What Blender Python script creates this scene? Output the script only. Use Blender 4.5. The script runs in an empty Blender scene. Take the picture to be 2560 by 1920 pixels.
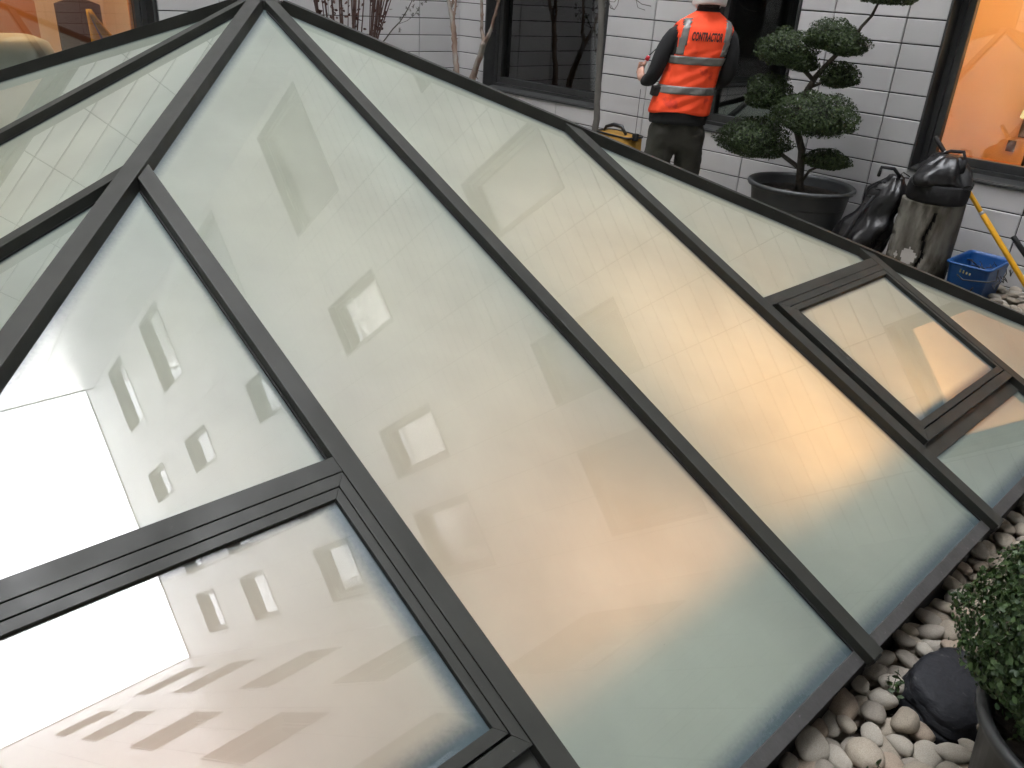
import bpy, bmesh, math, random
import numpy as np
from mathutils import Vector, Matrix, noise
random.seed(7); rng = np.random.default_rng(7)
D2R = math.radians
scene = bpy.context.scene
COL = scene.collection

# ------------------------------------------------------------------ camera
cam_d = bpy.data.cameras.new("camera"); cam = bpy.data.objects.new("camera", cam_d); COL.objects.link(cam)
cam_d.lens = 29.07; cam_d.sensor_width = 36.0; cam_d.clip_start = 0.02; cam_d.clip_end = 500
CR = ((0.68986898, 0.72138935, 0.06064811), (0.35259585, -0.26165571, -0.89845003), (-0.63226336, 0.64119708, -0.43486705))
cam.matrix_world = Matrix(((CR[0][0], -CR[1][0], -CR[2][0], 0), (CR[0][1], -CR[1][1], -CR[2][1], 0), (CR[0][2], -CR[1][2], -CR[2][2], 1.85), (0, 0, 0, 1)))
scene.camera = cam

# ------------------------------------------------------------------ sky, sun, exposure
world = bpy.data.worlds.new("World"); scene.world = world; world.use_nodes = True
wn = world.node_tree; wn.nodes.clear()
sky = wn.nodes.new("ShaderNodeTexSky"); sky.sky_type = 'NISHITA'; sky.sun_disc = False
SUN_EL, SUN_ROT = D2R(48), D2R(37)
sky.sun_elevation = SUN_EL; sky.sun_rotation = SUN_ROT; sky.air_density = 1.0; sky.dust_density = 4.0; sky.ozone_density = 1.0
hs = wn.nodes.new("ShaderNodeHueSaturation"); hs.inputs['Saturation'].default_value = 0.16
bg = wn.nodes.new("ShaderNodeBackground"); bg.inputs['Strength'].default_value = 0.15
wo = wn.nodes.new("ShaderNodeOutputWorld")
wn.links.new(sky.outputs[0], hs.inputs['Color']); wn.links.new(hs.outputs[0], bg.inputs['Color']); wn.links.new(bg.outputs[0], wo.inputs[0])
sun_d = bpy.data.lights.new("sun", 'SUN'); sun_d.energy = 0.5; sun_d.angle = D2R(40); sun_d.color = (1.0, 0.96, 0.9)
sun = bpy.data.objects.new("sun", sun_d); COL.objects.link(sun)
sun.rotation_euler = (D2R(90) - SUN_EL, 0, D2R(180) - SUN_ROT)
sun.location = (0, 0, 40)
scene.view_settings.view_transform = 'Standard'; scene.view_settings.look = 'None'
scene.view_settings.gamma = 1.0; scene.view_settings.use_curve_mapping = False
scene.view_settings.exposure = EXPO = 5.5
scene.cycles.use_denoising = True
scene.cycles.max_bounces = 12; scene.cycles.diffuse_bounces = 8; scene.cycles.glossy_bounces = 5
scene.cycles.transmission_bounces = 6; scene.cycles.transparent_max_bounces = 10
scene.cycles.sample_clamp_indirect = 6.0; scene.cycles.caustics_reflective = False; scene.cycles.caustics_refractive = False
LK = 2.0 ** (-EXPO)      # lamp powers below are given as seen at this exposure

# ------------------------------------------------------------------ tagging helpers
def tag(o, label=None, cat=None, group=None, kind=None):
    if label: o["label"] = label
    if cat: o["category"] = cat
    if group: o["group"] = group
    if kind: o["kind"] = kind
    return o
def empty(name, loc=(0, 0, 0), rotz=0, **k):
    o = bpy.data.objects.new(name, None); COL.objects.link(o)
    o.location = loc; o.rotation_euler = (0, 0, rotz); o.empty_display_size = 0.1
    return tag(o, **k)

class MB:
    """collects polygons and builds ONE mesh object"""
    def __init__(s): s.v = []; s.f = []; s.m = []; s.uv = None
    def poly(s, pts, m=0):
        n = len(s.v); s.v += [tuple(p) for p in pts]; s.f.append(tuple(range(n, n + len(pts)))); s.m.append(m)
    def hexa(s, c, m=0, bev=0):
        n = len(s.v); s.v += [tuple(p) for p in c]
        for q in ((0, 3, 2, 1), (4, 5, 6, 7), (0, 1, 5, 4), (1, 2, 6, 5), (2, 3, 7, 6), (3, 0, 4, 7)):
            s.f.append(tuple(n + i for i in q)); s.m.append(m)
    def box(s, lo, hi, m=0):
        x0, y0, z0 = lo; x1, y1, z1 = hi
        s.hexa([(x0, y0, z0), (x1, y0, z0), (x1, y1, z0), (x0, y1, z0), (x0, y0, z1), (x1, y0, z1), (x1, y1, z1), (x0, y1, z1)], m)
    def tube(s, pts, rad, n=8, m=0, cap=True):
        pts = [Vector(p) for p in pts]; rings = []
        if not hasattr(rad, '__len__'): rad = [rad] * len(pts)
        up = Vector((0.13, 0.21, 1)).normalized(); prev = None
        for i, p in enumerate(pts):
            t = (pts[min(i + 1, len(pts) - 1)] - pts[max(i - 1, 0)]).normalized()
            a = t.cross(up) if prev is None else prev - t * prev.dot(t)
            if a.length < 1e-4: a = t.cross(Vector((1, 0, 0)))
            a.normalize(); prev = a; b = t.cross(a); base = len(s.v)
            for k in range(n):
                an = 2 * math.pi * k / n
                s.v.append(tuple(p + (a * math.cos(an) + b * math.sin(an)) * rad[i]))
            rings.append(base)
        for r0, r1 in zip(rings[:-1], rings[1:]):
            for k in range(n):
                s.f.append((r0 + k, r0 + (k + 1) % n, r1 + (k + 1) % n, r1 + k)); s.m.append(m)
        if cap:
            s.f.append(tuple(rings[0] + k for k in reversed(range(n)))); s.m.append(m)
            s.f.append(tuple(rings[-1] + k for k in range(n))); s.m.append(m)
    def loft(s, rings, m=0, cap=True, keep=None):
        n = len(rings[0]); b = len(s.v)
        for r in rings: s.v += [tuple(p) for p in r]
        for i in range(len(rings) - 1):
            for k in range(n):
                if keep and not keep(i, k): continue
                a = b + i * n
                s.f.append((a + k, a + (k + 1) % n, a + n + (k + 1) % n, a + n + k)); s.m.append(m)
        if cap:
            s.f.append(tuple(b + k for k in reversed(range(n)))); s.m.append(m)
            s.f.append(tuple(b + (len(rings) - 1) * n + k for k in range(n))); s.m.append(m)
    def lathe(s, prof, n=32, c=(0, 0, 0), m=0, jit=0.0):
        rings = []
        for r, z in prof:
            rings.append([(c[0] + r * math.cos(2 * math.pi * k / n), c[1] + r * math.sin(2 * math.pi * k / n), c[2] + z) for k in range(n)])
        s.loft(rings, m, cap=False)
    def build(s, name, mats, parent=None, smooth=False, xf=None, bevel=0, subsurf=0, weld=False, solid=0, fixn=True):
        me = bpy.data.meshes.new(name)
        v = s.v if xf is None else [tuple(xf(Vector(p))) for p in s.v]
        me.from_pydata(v, [], s.f)
        if not isinstance(mats, (list, tuple)): mats = [mats]
        for mt in mats: me.materials.append(mt)
        me.polygons.foreach_set("material_index", s.m)
        if fixn or weld:
            bm = bmesh.new(); bm.from_mesh(me)
            if weld: bmesh.ops.remove_doubles(bm, verts=bm.verts, dist=1e-5)
            if fixn: bmesh.ops.recalc_face_normals(bm, faces=bm.faces)
            bm.to_mesh(me); bm.free()
        if smooth: me.polygons.foreach_set("use_smooth", [True] * len(me.polygons))
        me.update()
        o = bpy.data.objects.new(name, me); COL.objects.link(o)
        if parent: o.parent = parent
        if solid:
            md = o.modifiers.new("solid", 'SOLIDIFY'); md.thickness = solid; md.offset = -1
        if bevel:
            md = o.modifiers.new("bevel", 'BEVEL'); md.width = bevel; md.segments = 2; md.limit_method = 'ANGLE'; md.angle_limit = D2R(35)
        if subsurf:
            md = o.modifiers.new("sub", 'SUBSURF'); md.levels = subsurf; md.render_levels = subsurf
        return o

# ------------------------------------------------------------------ materials
MATS = {}
def nmat(name):
    m = bpy.data.materials.new(name); m.use_nodes = True; nt = m.node_tree; nt.nodes.clear()
    out = nt.nodes.new("ShaderNodeOutputMaterial"); return m, nt, out
def N(nt, t, **k):
    n = nt.nodes.new(t)
    for a, b in k.items():
        if a in n.inputs: n.inputs[a].default_value = b
        else: setattr(n, a, b)
    return n
def rgb(c): return (c[0], c[1], c[2], 1)
def pbr(name, col, rough=0.6, metal=0.0, col2=None, scale=8.0, detail=5.0, bump=0.0, bscale=None, coat=0.0, island=0.0, lo=0.35, hi=0.65, sheen=0.0, spec=None, stretch=None, col3=None, s3=3.0, t3=(0.55, 0.62), rvar=0.0):
    if name in MATS: return MATS[name]
    m, nt, out = nmat(name); L = nt.links.new
    p = N(nt, "ShaderNodeBsdfPrincipled"); p.inputs['Base Color'].default_value = rgb(col); p.inputs['Roughness'].default_value = rough
    p.inputs['Metallic'].default_value = metal
    if spec is not None: p.inputs['Specular IOR Level'].default_value = spec
    if coat: p.inputs['Coat Weight'].default_value = coat; p.inputs['Coat Roughness'].default_value = 0.08
    if sheen: p.inputs['Sheen Weight'].default_value = sheen
    tc = N(nt, "ShaderNodeTexCoord"); mp = N(nt, "ShaderNodeMapping"); L(tc.outputs['Object'], mp.inputs[0])
    if stretch: mp.inputs['Scale'].default_value = stretch
    cur = None
    if col2 is not None:
        nz = N(nt, "ShaderNodeTexNoise"); nz.inputs['Scale'].default_value = scale; nz.inputs['Detail'].default_value = detail; L(mp.outputs[0], nz.inputs['Vector'])
        cr = N(nt, "ShaderNodeValToRGB"); cr.color_ramp.elements[0].position = lo; cr.color_ramp.elements[1].position = hi
        cr.color_ramp.elements[0].color = rgb(col); cr.color_ramp.elements[1].color = rgb(col2); L(nz.outputs[0], cr.inputs[0]); cur = cr.outputs[0]
    if col3 is not None:
        nz = N(nt, "ShaderNodeTexNoise"); nz.inputs['Scale'].default_value = s3; nz.inputs['Detail'].default_value = 6; L(mp.outputs[0], nz.inputs['Vector'])
        rr = N(nt, "ShaderNodeMapRange"); rr.inputs[1].default_value = t3[0]; rr.inputs[2].default_value = t3[1]; L(nz.outputs[0], rr.inputs[0])
        mx = N(nt, "ShaderNodeMix", data_type='RGBA'); L(rr.outputs[0], mx.inputs[0])
        if cur: L(cur, mx.inputs[6])
        else: mx.inputs[6].default_value = rgb(col)
        mx.inputs[7].default_value = rgb(col3); cur = mx.outputs[2]
    if island:
        g = N(nt, "ShaderNodeNewGeometry"); oi = N(nt, "ShaderNodeObjectInfo"); ad = N(nt, "ShaderNodeMath", operation='ADD'); fr = N(nt, "ShaderNodeMath", operation='FRACT')
        L(g.outputs['Random Per Island'], ad.inputs[0]); L(oi.outputs['Random'], ad.inputs[1]); L(ad.outputs[0], fr.inputs[0])
        rr = N(nt, "ShaderNodeMapRange"); rr.inputs[3].default_value = 1 - island; rr.inputs[4].default_value = 1 + island; L(fr.outputs[0], rr.inputs[0])
        h = N(nt, "ShaderNodeHueSaturation"); L(rr.outputs[0], h.inputs['Value'])
        if cur: L(cur, h.inputs['Color'])
        else: h.inputs['Color'].default_value = rgb(col)
        cur = h.outputs[0]
    if cur: L(cur, p.inputs['Base Color'])
    if rvar:
        nz = N(nt, "ShaderNodeTexNoise"); nz.inputs['Scale'].default_value = 6; nz.inputs['Detail'].default_value = 6; L(mp.outputs[0], nz.inputs['Vector'])
        rr = N(nt, "ShaderNodeMapRange"); rr.inputs[1].default_value = 0.3; rr.inputs[2].default_value = 0.7; rr.inputs[3].default_value = max(0.02, rough - rvar); rr.inputs[4].default_value = rough + rvar
        L(nz.outputs[0], rr.inputs[0]); L(rr.outputs[0], p.inputs['Roughness'])
    if bump:
        nz = N(nt, "ShaderNodeTexNoise"); nz.inputs['Scale'].default_value = bscale or scale * 4; nz.inputs['Detail'].default_value = 6; L(mp.outputs[0], nz.inputs['Vector'])
        b = N(nt, "ShaderNodeBump"); b.inputs['Strength'].default_value = bump; b.inputs['Distance'].default_value = 0.01; L(nz.outputs[0], b.inputs['Height']); L(b.outputs[0], p.inputs['Normal'])
    L(p.outputs[0], out.inputs[0]); MATS[name] = m; return m

def glow(name, col, strength):
    m, nt, out = nmat(name); e = N(nt, "ShaderNodeEmission"); e.inputs[0].default_value = rgb(col); e.inputs[1].default_value = strength * LK
    nt.links.new(e.outputs[0], out.inputs[0]); return m

def frosted_glass():
    m, nt, out = nmat("frosted_glass"); L = nt.links.new
    at = N(nt, "ShaderNodeAttribute"); at.attribute_name = "seal"
    nz = N(nt, "ShaderNodeTexNoise"); nz.inputs['Scale'].default_value = 90; nz.inputs['Detail'].default_value = 3
    tc = N(nt, "ShaderNodeTexCoord"); L(tc.outputs['Object'], nz.inputs['Vector'])
    ad = N(nt, "ShaderNodeMath", operation='MULTIPLY_ADD'); ad.inputs[1].default_value = 0.16; L(nz.outputs[0], ad.inputs[0])
    sb = N(nt, "ShaderNodeMath", operation='SUBTRACT'); sb.inputs[1].default_value = 0.08; L(at.outputs['Fac'], sb.inputs[0]); L(sb.outputs[0], ad.inputs[2])
    cr = N(nt, "ShaderNodeValToRGB"); e = cr.color_ramp.elements
    e[0].position = 0.10; e[0].color = (0.0, 0.0, 0.0, 1); e[1].position = 0.9; e[1].color = (1, 1, 1, 1)
    cr.color_ramp.interpolation = 'EASE'; L(ad.outputs[0], cr.inputs[0])
    # faint dirt streaks washed down the pane
    n2 = N(nt, "ShaderNodeTexNoise"); n2.inputs['Scale'].default_value = 2.2; n2.inputs['Detail'].default_value = 7; L(tc.outputs['Object'], n2.inputs['Vector'])
    r2 = N(nt, "ShaderNodeMapRange"); r2.inputs[1].default_value = 0.3; r2.inputs[2].default_value = 0.7; r2.inputs[3].default_value = 0.87; r2.inputs[4].default_value = 1.05; L(n2.outputs[0], r2.inputs[0])
    vo = N(nt, "ShaderNodeTexVoronoi"); vo.inputs['Scale'].default_value = 5.5; L(tc.outputs['Object'], vo.inputs['Vector'])
    sr = N(nt, "ShaderNodeSeparateColor"); L(vo.outputs['Color'], sr.inputs[0])
    sz = N(nt, "ShaderNodeMath", operation='MULTIPLY'); L(sr.outputs[0], sz.inputs[0]); L(sr.outputs[1], sz.inputs[1])
    sm = N(nt, "ShaderNodeMath", operation='MULTIPLY'); sm.inputs[1].default_value = 0.030; L(sz.outputs[0], sm.inputs[0])
    lt = N(nt, "ShaderNodeMath", operation='LESS_THAN'); L(vo.outputs['Distance'], lt.inputs[0]); L(sm.outputs[0], lt.inputs[1])
    dk = N(nt, "ShaderNodeMath", operation='MULTIPLY_ADD'); dk.inputs[1].default_value = -0.55; dk.inputs[2].default_value = 1.0; L(lt.outputs[0], dk.inputs[0])
    mr = N(nt, "ShaderNodeMath", operation='MULTIPLY'); L(r2.outputs[0], mr.inputs[0]); L(dk.outputs[0], mr.inputs[1])
    def tint(a, b):
        mx = N(nt, "ShaderNodeMix", data_type='RGBA'); L(cr.outputs[0], mx.inputs[0]); mx.inputs[6].default_value = rgb(a); mx.inputs[7].default_value = rgb(b)
        vm = N(nt, "ShaderNodeVectorMath", operation='SCALE'); L(mx.outputs[2], vm.inputs[0]); L(mr.outputs[0], vm.inputs['Scale']); return vm.outputs[0]
    df = N(nt, "ShaderNodeBsdfDiffuse"); L(tint((0.10, 0.14, 0.155), GL_DIFF), df.inputs[0])
    tr = N(nt, "ShaderNodeBsdfTranslucent"); L(tint((0.03, 0.035, 0.035), GL_TRANS), tr.inputs[0])
    a = N(nt, "ShaderNodeAddShader"); L(df.outputs[0], a.inputs[0]); L(tr.outputs[0], a.inputs[1])
    L(a.outputs[0], out.inputs[0]); return m
GL_DIFF = (0.272, 0.312, 0.268); GL_TRANS = (0.50, 0.54, 0.50); GL_REFL = 1.3

def clear_glass(name, tint=(0.85, 0.88, 0.88), refl=1.6):
    m, nt, out = nmat(name); L = nt.links.new
    t = N(nt, "ShaderNodeBsdfTransparent"); t.inputs[0].default_value = rgb(tint)
    gl = N(nt, "ShaderNodeBsdfGlossy"); gl.inputs['Roughness'].default_value = 0.005; gl.inputs[0].default_value = (1, 1, 1, 1)
    fr = N(nt, "ShaderNodeFresnel"); fr.inputs[0].default_value = 1.5
    ml = N(nt, "ShaderNodeMath", operation='MULTIPLY'); ml.inputs[1].default_value = refl; ml.use_clamp = True; L(fr.outputs[0], ml.inputs[0])
    mx = N(nt, "ShaderNodeMixShader"); L(ml.outputs[0], mx.inputs[0]); L(t.outputs[0], mx.inputs[1]); L(gl.outputs[0], mx.inputs[2])
    L(mx.outputs[0], out.inputs[0]); return m

M_FROST = frosted_glass()
M_COAT = clear_glass("outer_glass_sheet", (1.0, 1.0, 1.0), GL_REFL)
M_CLEAR = clear_glass("window_glass", refl=2.4)
M_UNDER = clear_glass("pane_underside", (0.95, 0.97, 0.95), 0.0)
M_TILE = pbr("ceramic_tile", (0.51, 0.507, 0.508), 0.36, col2=(0.58, 0.577, 0.577), scale=1.1, island=0.055, bump=0.02, bscale=60)
M_JOINT = pbr("joint_backing", (0.03, 0.03, 0.03), 0.9)
M_ALU = pbr("anthracite_aluminium", (0.025, 0.026, 0.022), 0.5, col2=(0.032, 0.033, 0.028), scale=9, rvar=0.10, spec=.28, col3=(0.075, 0.075, 0.07), s3=55, t3=(0.72, 0.78), bump=0.015, bscale=220)
M_ALUB = pbr("window_frame_metal", (0.035, 0.036, 0.036), 0.4, col2=(0.045, 0.046, 0.045), scale=12, bump=0.02, bscale=150)
M_GASKET = pbr("black_gasket", (0.012, 0.012, 0.012), 0.7)
M_FLASH = pbr("lead_flashing", (0.036, 0.036, 0.034), 0.62, col2=(0.050, 0.049, 0.047), scale=16, bump=0.15, bscale=60, col3=(0.16, 0.15, 0.15), s3=70, t3=(0.68, 0.74))
M_PLASTER = pbr("white_plaster", (0.7, 0.66, 0.58), 0.8)
M_SOIL = pbr("dark_soil", (0.022, 0.017, 0.013), 0.95, col2=(0.05, 0.038, 0.028), scale=30, bump=0.8, bscale=60)
# ================================================================== SKYLIGHT (pyramid of frosted panes)
TP = 0.470661; PITCH = math.atan(TP); SP, CP = math.sin(PITCH), math.cos(PITCH)
XC, YC, WH, Z0 = -3.803, 2.06, 3.303, 0.2
GW = -0.034                                     # glass level below the cap tops
def FX(k):
    a = k * math.pi / 2; ca, sa = round(math.cos(a)), round(math.sin(a))
    def f(u, s, w):
        lx, ly, z = WH - s + w * SP, u, Z0 + TP * s + w * CP
        return (XC + lx * ca - ly * sa, YC + lx * sa + ly * ca, z)
    return f
sky_root = empty("skylight", (XC, YC, 0), label="large pyramid skylight of frosted glass panes in anthracite metal bars filling the courtyard", cat="skylight")
SKX = lambda p: p - Vector((XC, YC, 0))
def fbox(mb, F, u0, u1, s0, s1, w0, w1, m=0):
    mb.hexa([F(u0, s0, w0), F(u1, s0, w0), F(u1, s1, w0), F(u0, s1, w0), F(u0, s0, w1), F(u1, s0, w1), F(u1, s1, w1), F(u0, s1, w1)], m)
def inset(poly, d):
    n = len(poly); out = []
    for i in range(n):
        p0, p1, p2 = Vector(poly[i - 1]), Vector(poly[i]), Vector(poly[(i + 1) % n])
        e1, e2 = (p1 - p0).normalized(), (p2 - p1).normalized()
        n1, n2 = Vector((-e1.y, e1.x)), Vector((-e2.y, e2.x)); d1, d2 = d[i - 1], d[i]
        den = n1.x * n2.y - n1.y * n2.x
        if abs(den) < 1e-6: out.append(p1 + n1 * d1); continue
        out.append(p1 + Vector(((d1 * n2.y - d2 * n1.y) / den, (n1.x * d2 - n2.x * d1) / den)))
    return out
def pane(F, poly, d, parent, w=GW, th=0.022, name="pane"):
    """poly: CCW in (u, s); d: seal width of each edge i (from vertex i to i+1)"""
    mb = MB(); n = len(poly); inn = inset(poly, d)
    wf = w - .004
    mb.v = [F(p[0], p[1], wf) for p in poly] + [F(p[0], p[1], wf) for p in inn] + [F(p[0], p[1], w - th) for p in poly] + [F(p[0], p[1], w) for p in poly]
    mb.f.append(tuple(3 * n + i for i in range(n))); mb.m.append(3)
    for i in range(n): mb.f.append((i, (i + 1) % n, 3 * n + (i + 1) % n, 3 * n + i)); mb.m.append(1)
    for i in range(n):
        j = (i + 1) % n; mb.f.append((i, j, n + j, n + i)); mb.m.append(0)
        mb.f.append((i, 2 * n + i, 2 * n + j, j)); mb.m.append(1)
    mb.f.append(tuple(range(n, 2 * n))); mb.m.append(0)
    mb.f.append(tuple(2 * n + i for i in reversed(range(n)))); mb.m.append(2)
    o = mb.build(name, [M_FROST, M_GASKET, M_UNDER, M_COAT], parent, xf=SKX, fixn=False)
    at = o.data.attributes.new("seal", 'FLOAT', 'POINT'); at.data.foreach_set("value", [0.0] * n + [1.0] * n + [0.0] * 2 * n)
    return o
BARS = [-2.11, -1.04, 0.0, 1.02, 2.11]
HG = 0.034                                      # half hip cap measured in plan along u
for k in range(4):
    F = FX(k); bars = BARS if k in (0, 2) else [-2.08, -1.03, 0.0, 1.04, 2.08]
    for u in bars:
        # cap bar, mitred against the hip
        sa, sb = WH - abs(u - 0.03) - 0.038, WH - abs(u + 0.03) - 0.038
        if u == 0: sa = sb = WH - 0.085
        mb = MB(); s0 = -0.006
        mb.hexa([F(u - .03, s0, GW - .002), F(u + .03, s0, GW - .002), F(u + .03, sb, GW - .002), F(u - .03, sa, GW - .002),
                 F(u - .03, s0, 0), F(u + .03, s0, 0), F(u + .03, sb, 0), F(u - .03, sa, 0)])
        cap = mb.build("glazing_bar", M_ALU, sky_root, xf=SKX, bevel=0.0016)
        mb = MB(); fbox(mb, F, u - .022, u + .022, 0.05, min(sa, sb) - 0.02, -0.20, GW - .026); mb.build("rafter", M_ALU, cap, xf=SKX)
        if k in (0, 3):
            for sg in (-1, 1):
                e0, e1 = sorted((u + sg * .030, u + sg * .0345)); mb = MB(); fbox(mb, F, e0, e1, .04, min(sa, sb) - .03, GW - .002, GW + .0035); mb.build("gasket", M_GASKET, cap, xf=SKX)
        mb = MB(); fbox(mb, F, u - .026, u + .026, -0.012, -0.006, -0.052, -0.012); mb.build("end_plate", M_FLASH, cap, xf=SKX, bevel=0.001)
    # panes between the bars
    edges = [-WH + 0.12] + bars + [WH - 0.12]
    for a, b in zip(edges[:-1], edges[1:]):
        corner = (a < bars[0] or b > bars[-1])
        u0 = a + .022 if a in bars else a; u1 = b - .022 if b in bars else b
        se = 0.036
        def top(u): return WH - abs(u) - HG * 1.2
        gapE, gapS, gapH = 0.078, 0.042, 0.06
        def quadpane(u0, u1, sl, sh=None, dl=gapE, dh=gapS, parent=sky_root, w=GW, ds=gapS, d0=None, d1=None):
            d0 = ds if d0 is None else d0; d1 = ds if d1 is None else d1
            if sh is None:
                if top(u0) < sl + .05: u0 = -(WH - HG * 1.2 - sl) + .002 if u0 < 0 else u0
                if top(u1) < sl + .05: u1 = (WH - HG * 1.2 - sl) - .002 if u1 > 0 else u1
                if u0 < -2.5 and a < bars[0]:
                    poly = [(u0, sl), (u1, sl), (u1, top(u1))]; dd = [dl, ds, gapH]
                elif u1 > 2.5 and b > bars[-1]:
                    poly = [(u0, sl), (u1, sl), (u0, top(u0))]; dd = [dl, gapH, ds]
                else:
                    poly = [(u0, sl), (u1, sl), (u1, top(u1)), (u0, top(u0))]; dd = [dl, d1, gapH, d0]
            else:
                poly = [(u0, sl), (u1, sl), (u1, sh), (u0, sh)]; dd = [dl, d1, dh, d0]
            return pane(F, poly, dd, parent, w)
        vent = k == 0 and (abs(a - 1.02) < .01 or abs(b + 1.04) < .01)
        if not vent:
            quadpane(u0, u1, se); continue
        # a pane interrupted by an opening roof window
        quadpane(u0, u1, 1.092, dl=0.03)
        quadpane(u0, u1, se, 0.285, dh=0.03)
        if a > 0: o0, o1, g0, g1, sd = 1.096, 2.079, 1.178, 2.052, (0.03, 0.045)
        else: o0, o1, g0, g1, sd = -2.079, -1.073, -2.02, -1.130, (0.05, 0.075)
        mb = MB(); fbox(mb, F, a + .03, b - .03, 1.064, 1.109, -0.06, -0.0015)
        mb.build("transom", M_ALU, sky_root, xf=SKX, bevel=0.0015)
        mb = MB(); fbox(mb, F, a + .03, b - .03, 0.277, 0.42, -0.06, GW + .003)
        mb.build("transom", M_ALU, sky_root, xf=SKX, bevel=0.0015)
        mb = MB()                                # dark frame floor under the vent
        for (p0, p1, q0, q1) in ((a + .03, g0 + .004, .40, 1.064), (g1 - .004, b - .03, .40, 1.064), (g0, g1, 1.0, 1.064), (g0, g1, .36, .41)):
            fbox(mb, F, p0, p1, q0, q1, -0.09, -0.05)
        mb.build("vent_curb", M_GASKET, sky_root, xf=SKX)
        S0, S1, G0, G1 = 0.334, 1.0610, 0.405, 1.003
        vr = MB(); bd = 0.027; gp = 0.0022       # outer ring with mitred corners
        def ring(mb, a0, a1, b0, b1, c0, c1, d0, d1, w0, w1):
            P = [(a0, b0), (a1, b0), (a1, b1), (a0, b1)]; Q = [(c0, d0), (c1, d0), (c1, d1), (c0, d1)]
            for i in range(4):
                j = (i + 1) % 4
                mb.hexa([F(*P[i], w0), F(*P[j], w0), F(*Q[j], w0), F(*Q[i], w0), F(*P[i], w1), F(*P[j], w1), F(*Q[j], w1), F(*Q[i], w1)])
        ring(vr, o0, o1, S0, S1, g0 - bd - gp, g1 + min(bd, o1 - g1 - .006) , G0 - bd - .006, G1 + bd, -0.055, 0.0)
        vf = vr.build("roof_window", M_ALU, sky_root, xf=SKX, bevel=0.0014)
        br = MB(); ring(br, g0 - bd, g1 + min(bd, o1 - g1 - .006) - gp, G0 - bd, G1 + bd - gp, g0, g1, G0, G1, -0.05, -0.0012)
        br.build("glazing_bead", M_ALU, vf, xf=SKX, bevel=0.0012)
        pane(F, [(g0 - .004, G0 - .004), (g1 + .004, G0 - .004), (g1 + .004, G1 + .004), (g0 - .004, G1 + .004)], [sd[1] + .01, sd[1], 0.03, sd[0]], vf, w=-0.012 if a < 0 else -0.016)
    # flashing along the eave, its drip and the upstand
    mb = MB(); L_ = WH - 0.0
    c = [(-L_ + .002, .002), (L_ - .002, .002), (L_ - .04, .040), (-L_ + .04, .040)]
    mb.hexa([F(c[0][0], c[0][1], -.056), F(c[1][0], c[1][1], -.056), F(c[2][0], c[2][1], -.07), F(c[3][0], c[3][1], -.07)] + [F(p[0], p[1], -.0315) for p in c])
    mb.build("eave_flashing", M_FLASH, sky_root, xf=SKX, bevel=0.0025)
    mb = MB(); P = lambda u, s, z: (F(u, s, 0)[0], F(u, s, 0)[1], z)
    def vbox(mb, s0, s1, z0, z1):
        a0, a1 = WH - s0, WH - s1
        mb.hexa([P(-a0, s0, z0), P(a0, s0, z0), P(a1, s1, z0), P(-a1, s1, z0), P(-a0, s0, z1), P(a0, s0, z1), P(a1, s1, z1), P(-a1, s1, z1)])
    vbox(mb, 0.055, 0.09, -0.3, 0.15); mb.build("upstand", M_GASKET, sky_root, xf=SKX)
    mb = MB(); vbox(mb, 0.43, 0.47, -0.6, 0.20); mb.build("inner_kerb", M_PLASTER, sky_root, xf=SKX)
    mb = MB(); vbox(mb, 0.09, 0.43, -0.02, 0.0); mb.build("ledge", M_PLASTER, sky_root, xf=SKX)
# hip caps
for sx, sy in ((1, -1), (1, 1), (-1, 1), (-1, -1)):
    A = Vector((XC, YC, Z0 + TP * WH)); h = Vector((sx, sy, -TP)); hn = h.normalized(); p = Vector((sy, -sx, 0)).normalized()
    up = p.cross(hn); up = up if up.z > 0 else -up
    L0, L1 = 0.075 * h.length / 1.0, (WH + 0.004) * h.length
    mb = MB()
    for lo, hi, wd in ((-0.055, 0.0005, .0315), (-0.25, -0.07, .028)):
        q = []
        for ww in (lo, hi):
            for ll, ss in ((L0, -1), (L1, -1), (L1, 1), (L0, 1)): q.append(A + hn * ll + p * ss * wd + up * ww)
        mb.hexa(q)
    mb.build("hip_bar", M_ALU, sky_root, xf=SKX, bevel=0.0016)
mb = MB(); zA = Z0 + TP * WH
mb.loft([[(XC + r * math.cos(t * math.pi / 4 + .3927), YC + r * math.sin(t * math.pi / 4 + .3927), zA + z) for t in range(8)] for r, z in ((.085, -.13), (.085, -.042), (.05, -.02))])
mb.build("apex_hub", M_ALU, sky_root, xf=SKX, bevel=0.002)
# the lit room below, seen only as a glow through the frosted glass
mb = MB(); mb.box((XC - 2.9, YC - 2.9, -3.02), (XC + 2.9, YC + 2.9, -3.0)); mb.build("room_floor", pbr("warm_floor", (0.45, 0.34, 0.22), 0.6, col2=(0.4, 0.3, 0.19), scale=2), None)["kind"] = "structure"
mb = MB()
for q in (((-2.95, -2.95), (-2.9, 2.95)), ((2.9, -2.95), (2.95, 2.95)), ((-2.9, -2.95), (2.9, -2.9)), ((-2.9, 2.9), (2.9, 2.95))):
    mb.box((XC + q[0][0], YC + q[0][1], -3.1), (XC + q[1][0], YC + q[1][1], -0.602))
mb.build("room_wall", M_PLASTER, None)["kind"] = "structure"
def lamp(name, loc, size, power, col, rot=(math.pi, 0, 0), shape='DISK', sy=None):
    d = bpy.data.lights.new(name, 'AREA'); d.shape = shape; d.size = size; d.energy = power * LK; d.color = col
    if sy: d.size_y = sy
    o = bpy.data.objects.new(name, d); COL.objects.link(o); o.location = loc; o.rotation_euler = rot; return o
WARM = (1.0, 0.62, 0.28)
lamp("room_or_fill_lamp", (-1.12, 2.72, -0.10), 0.55, 5.2, (1.0, 0.42, 0.09))
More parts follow.
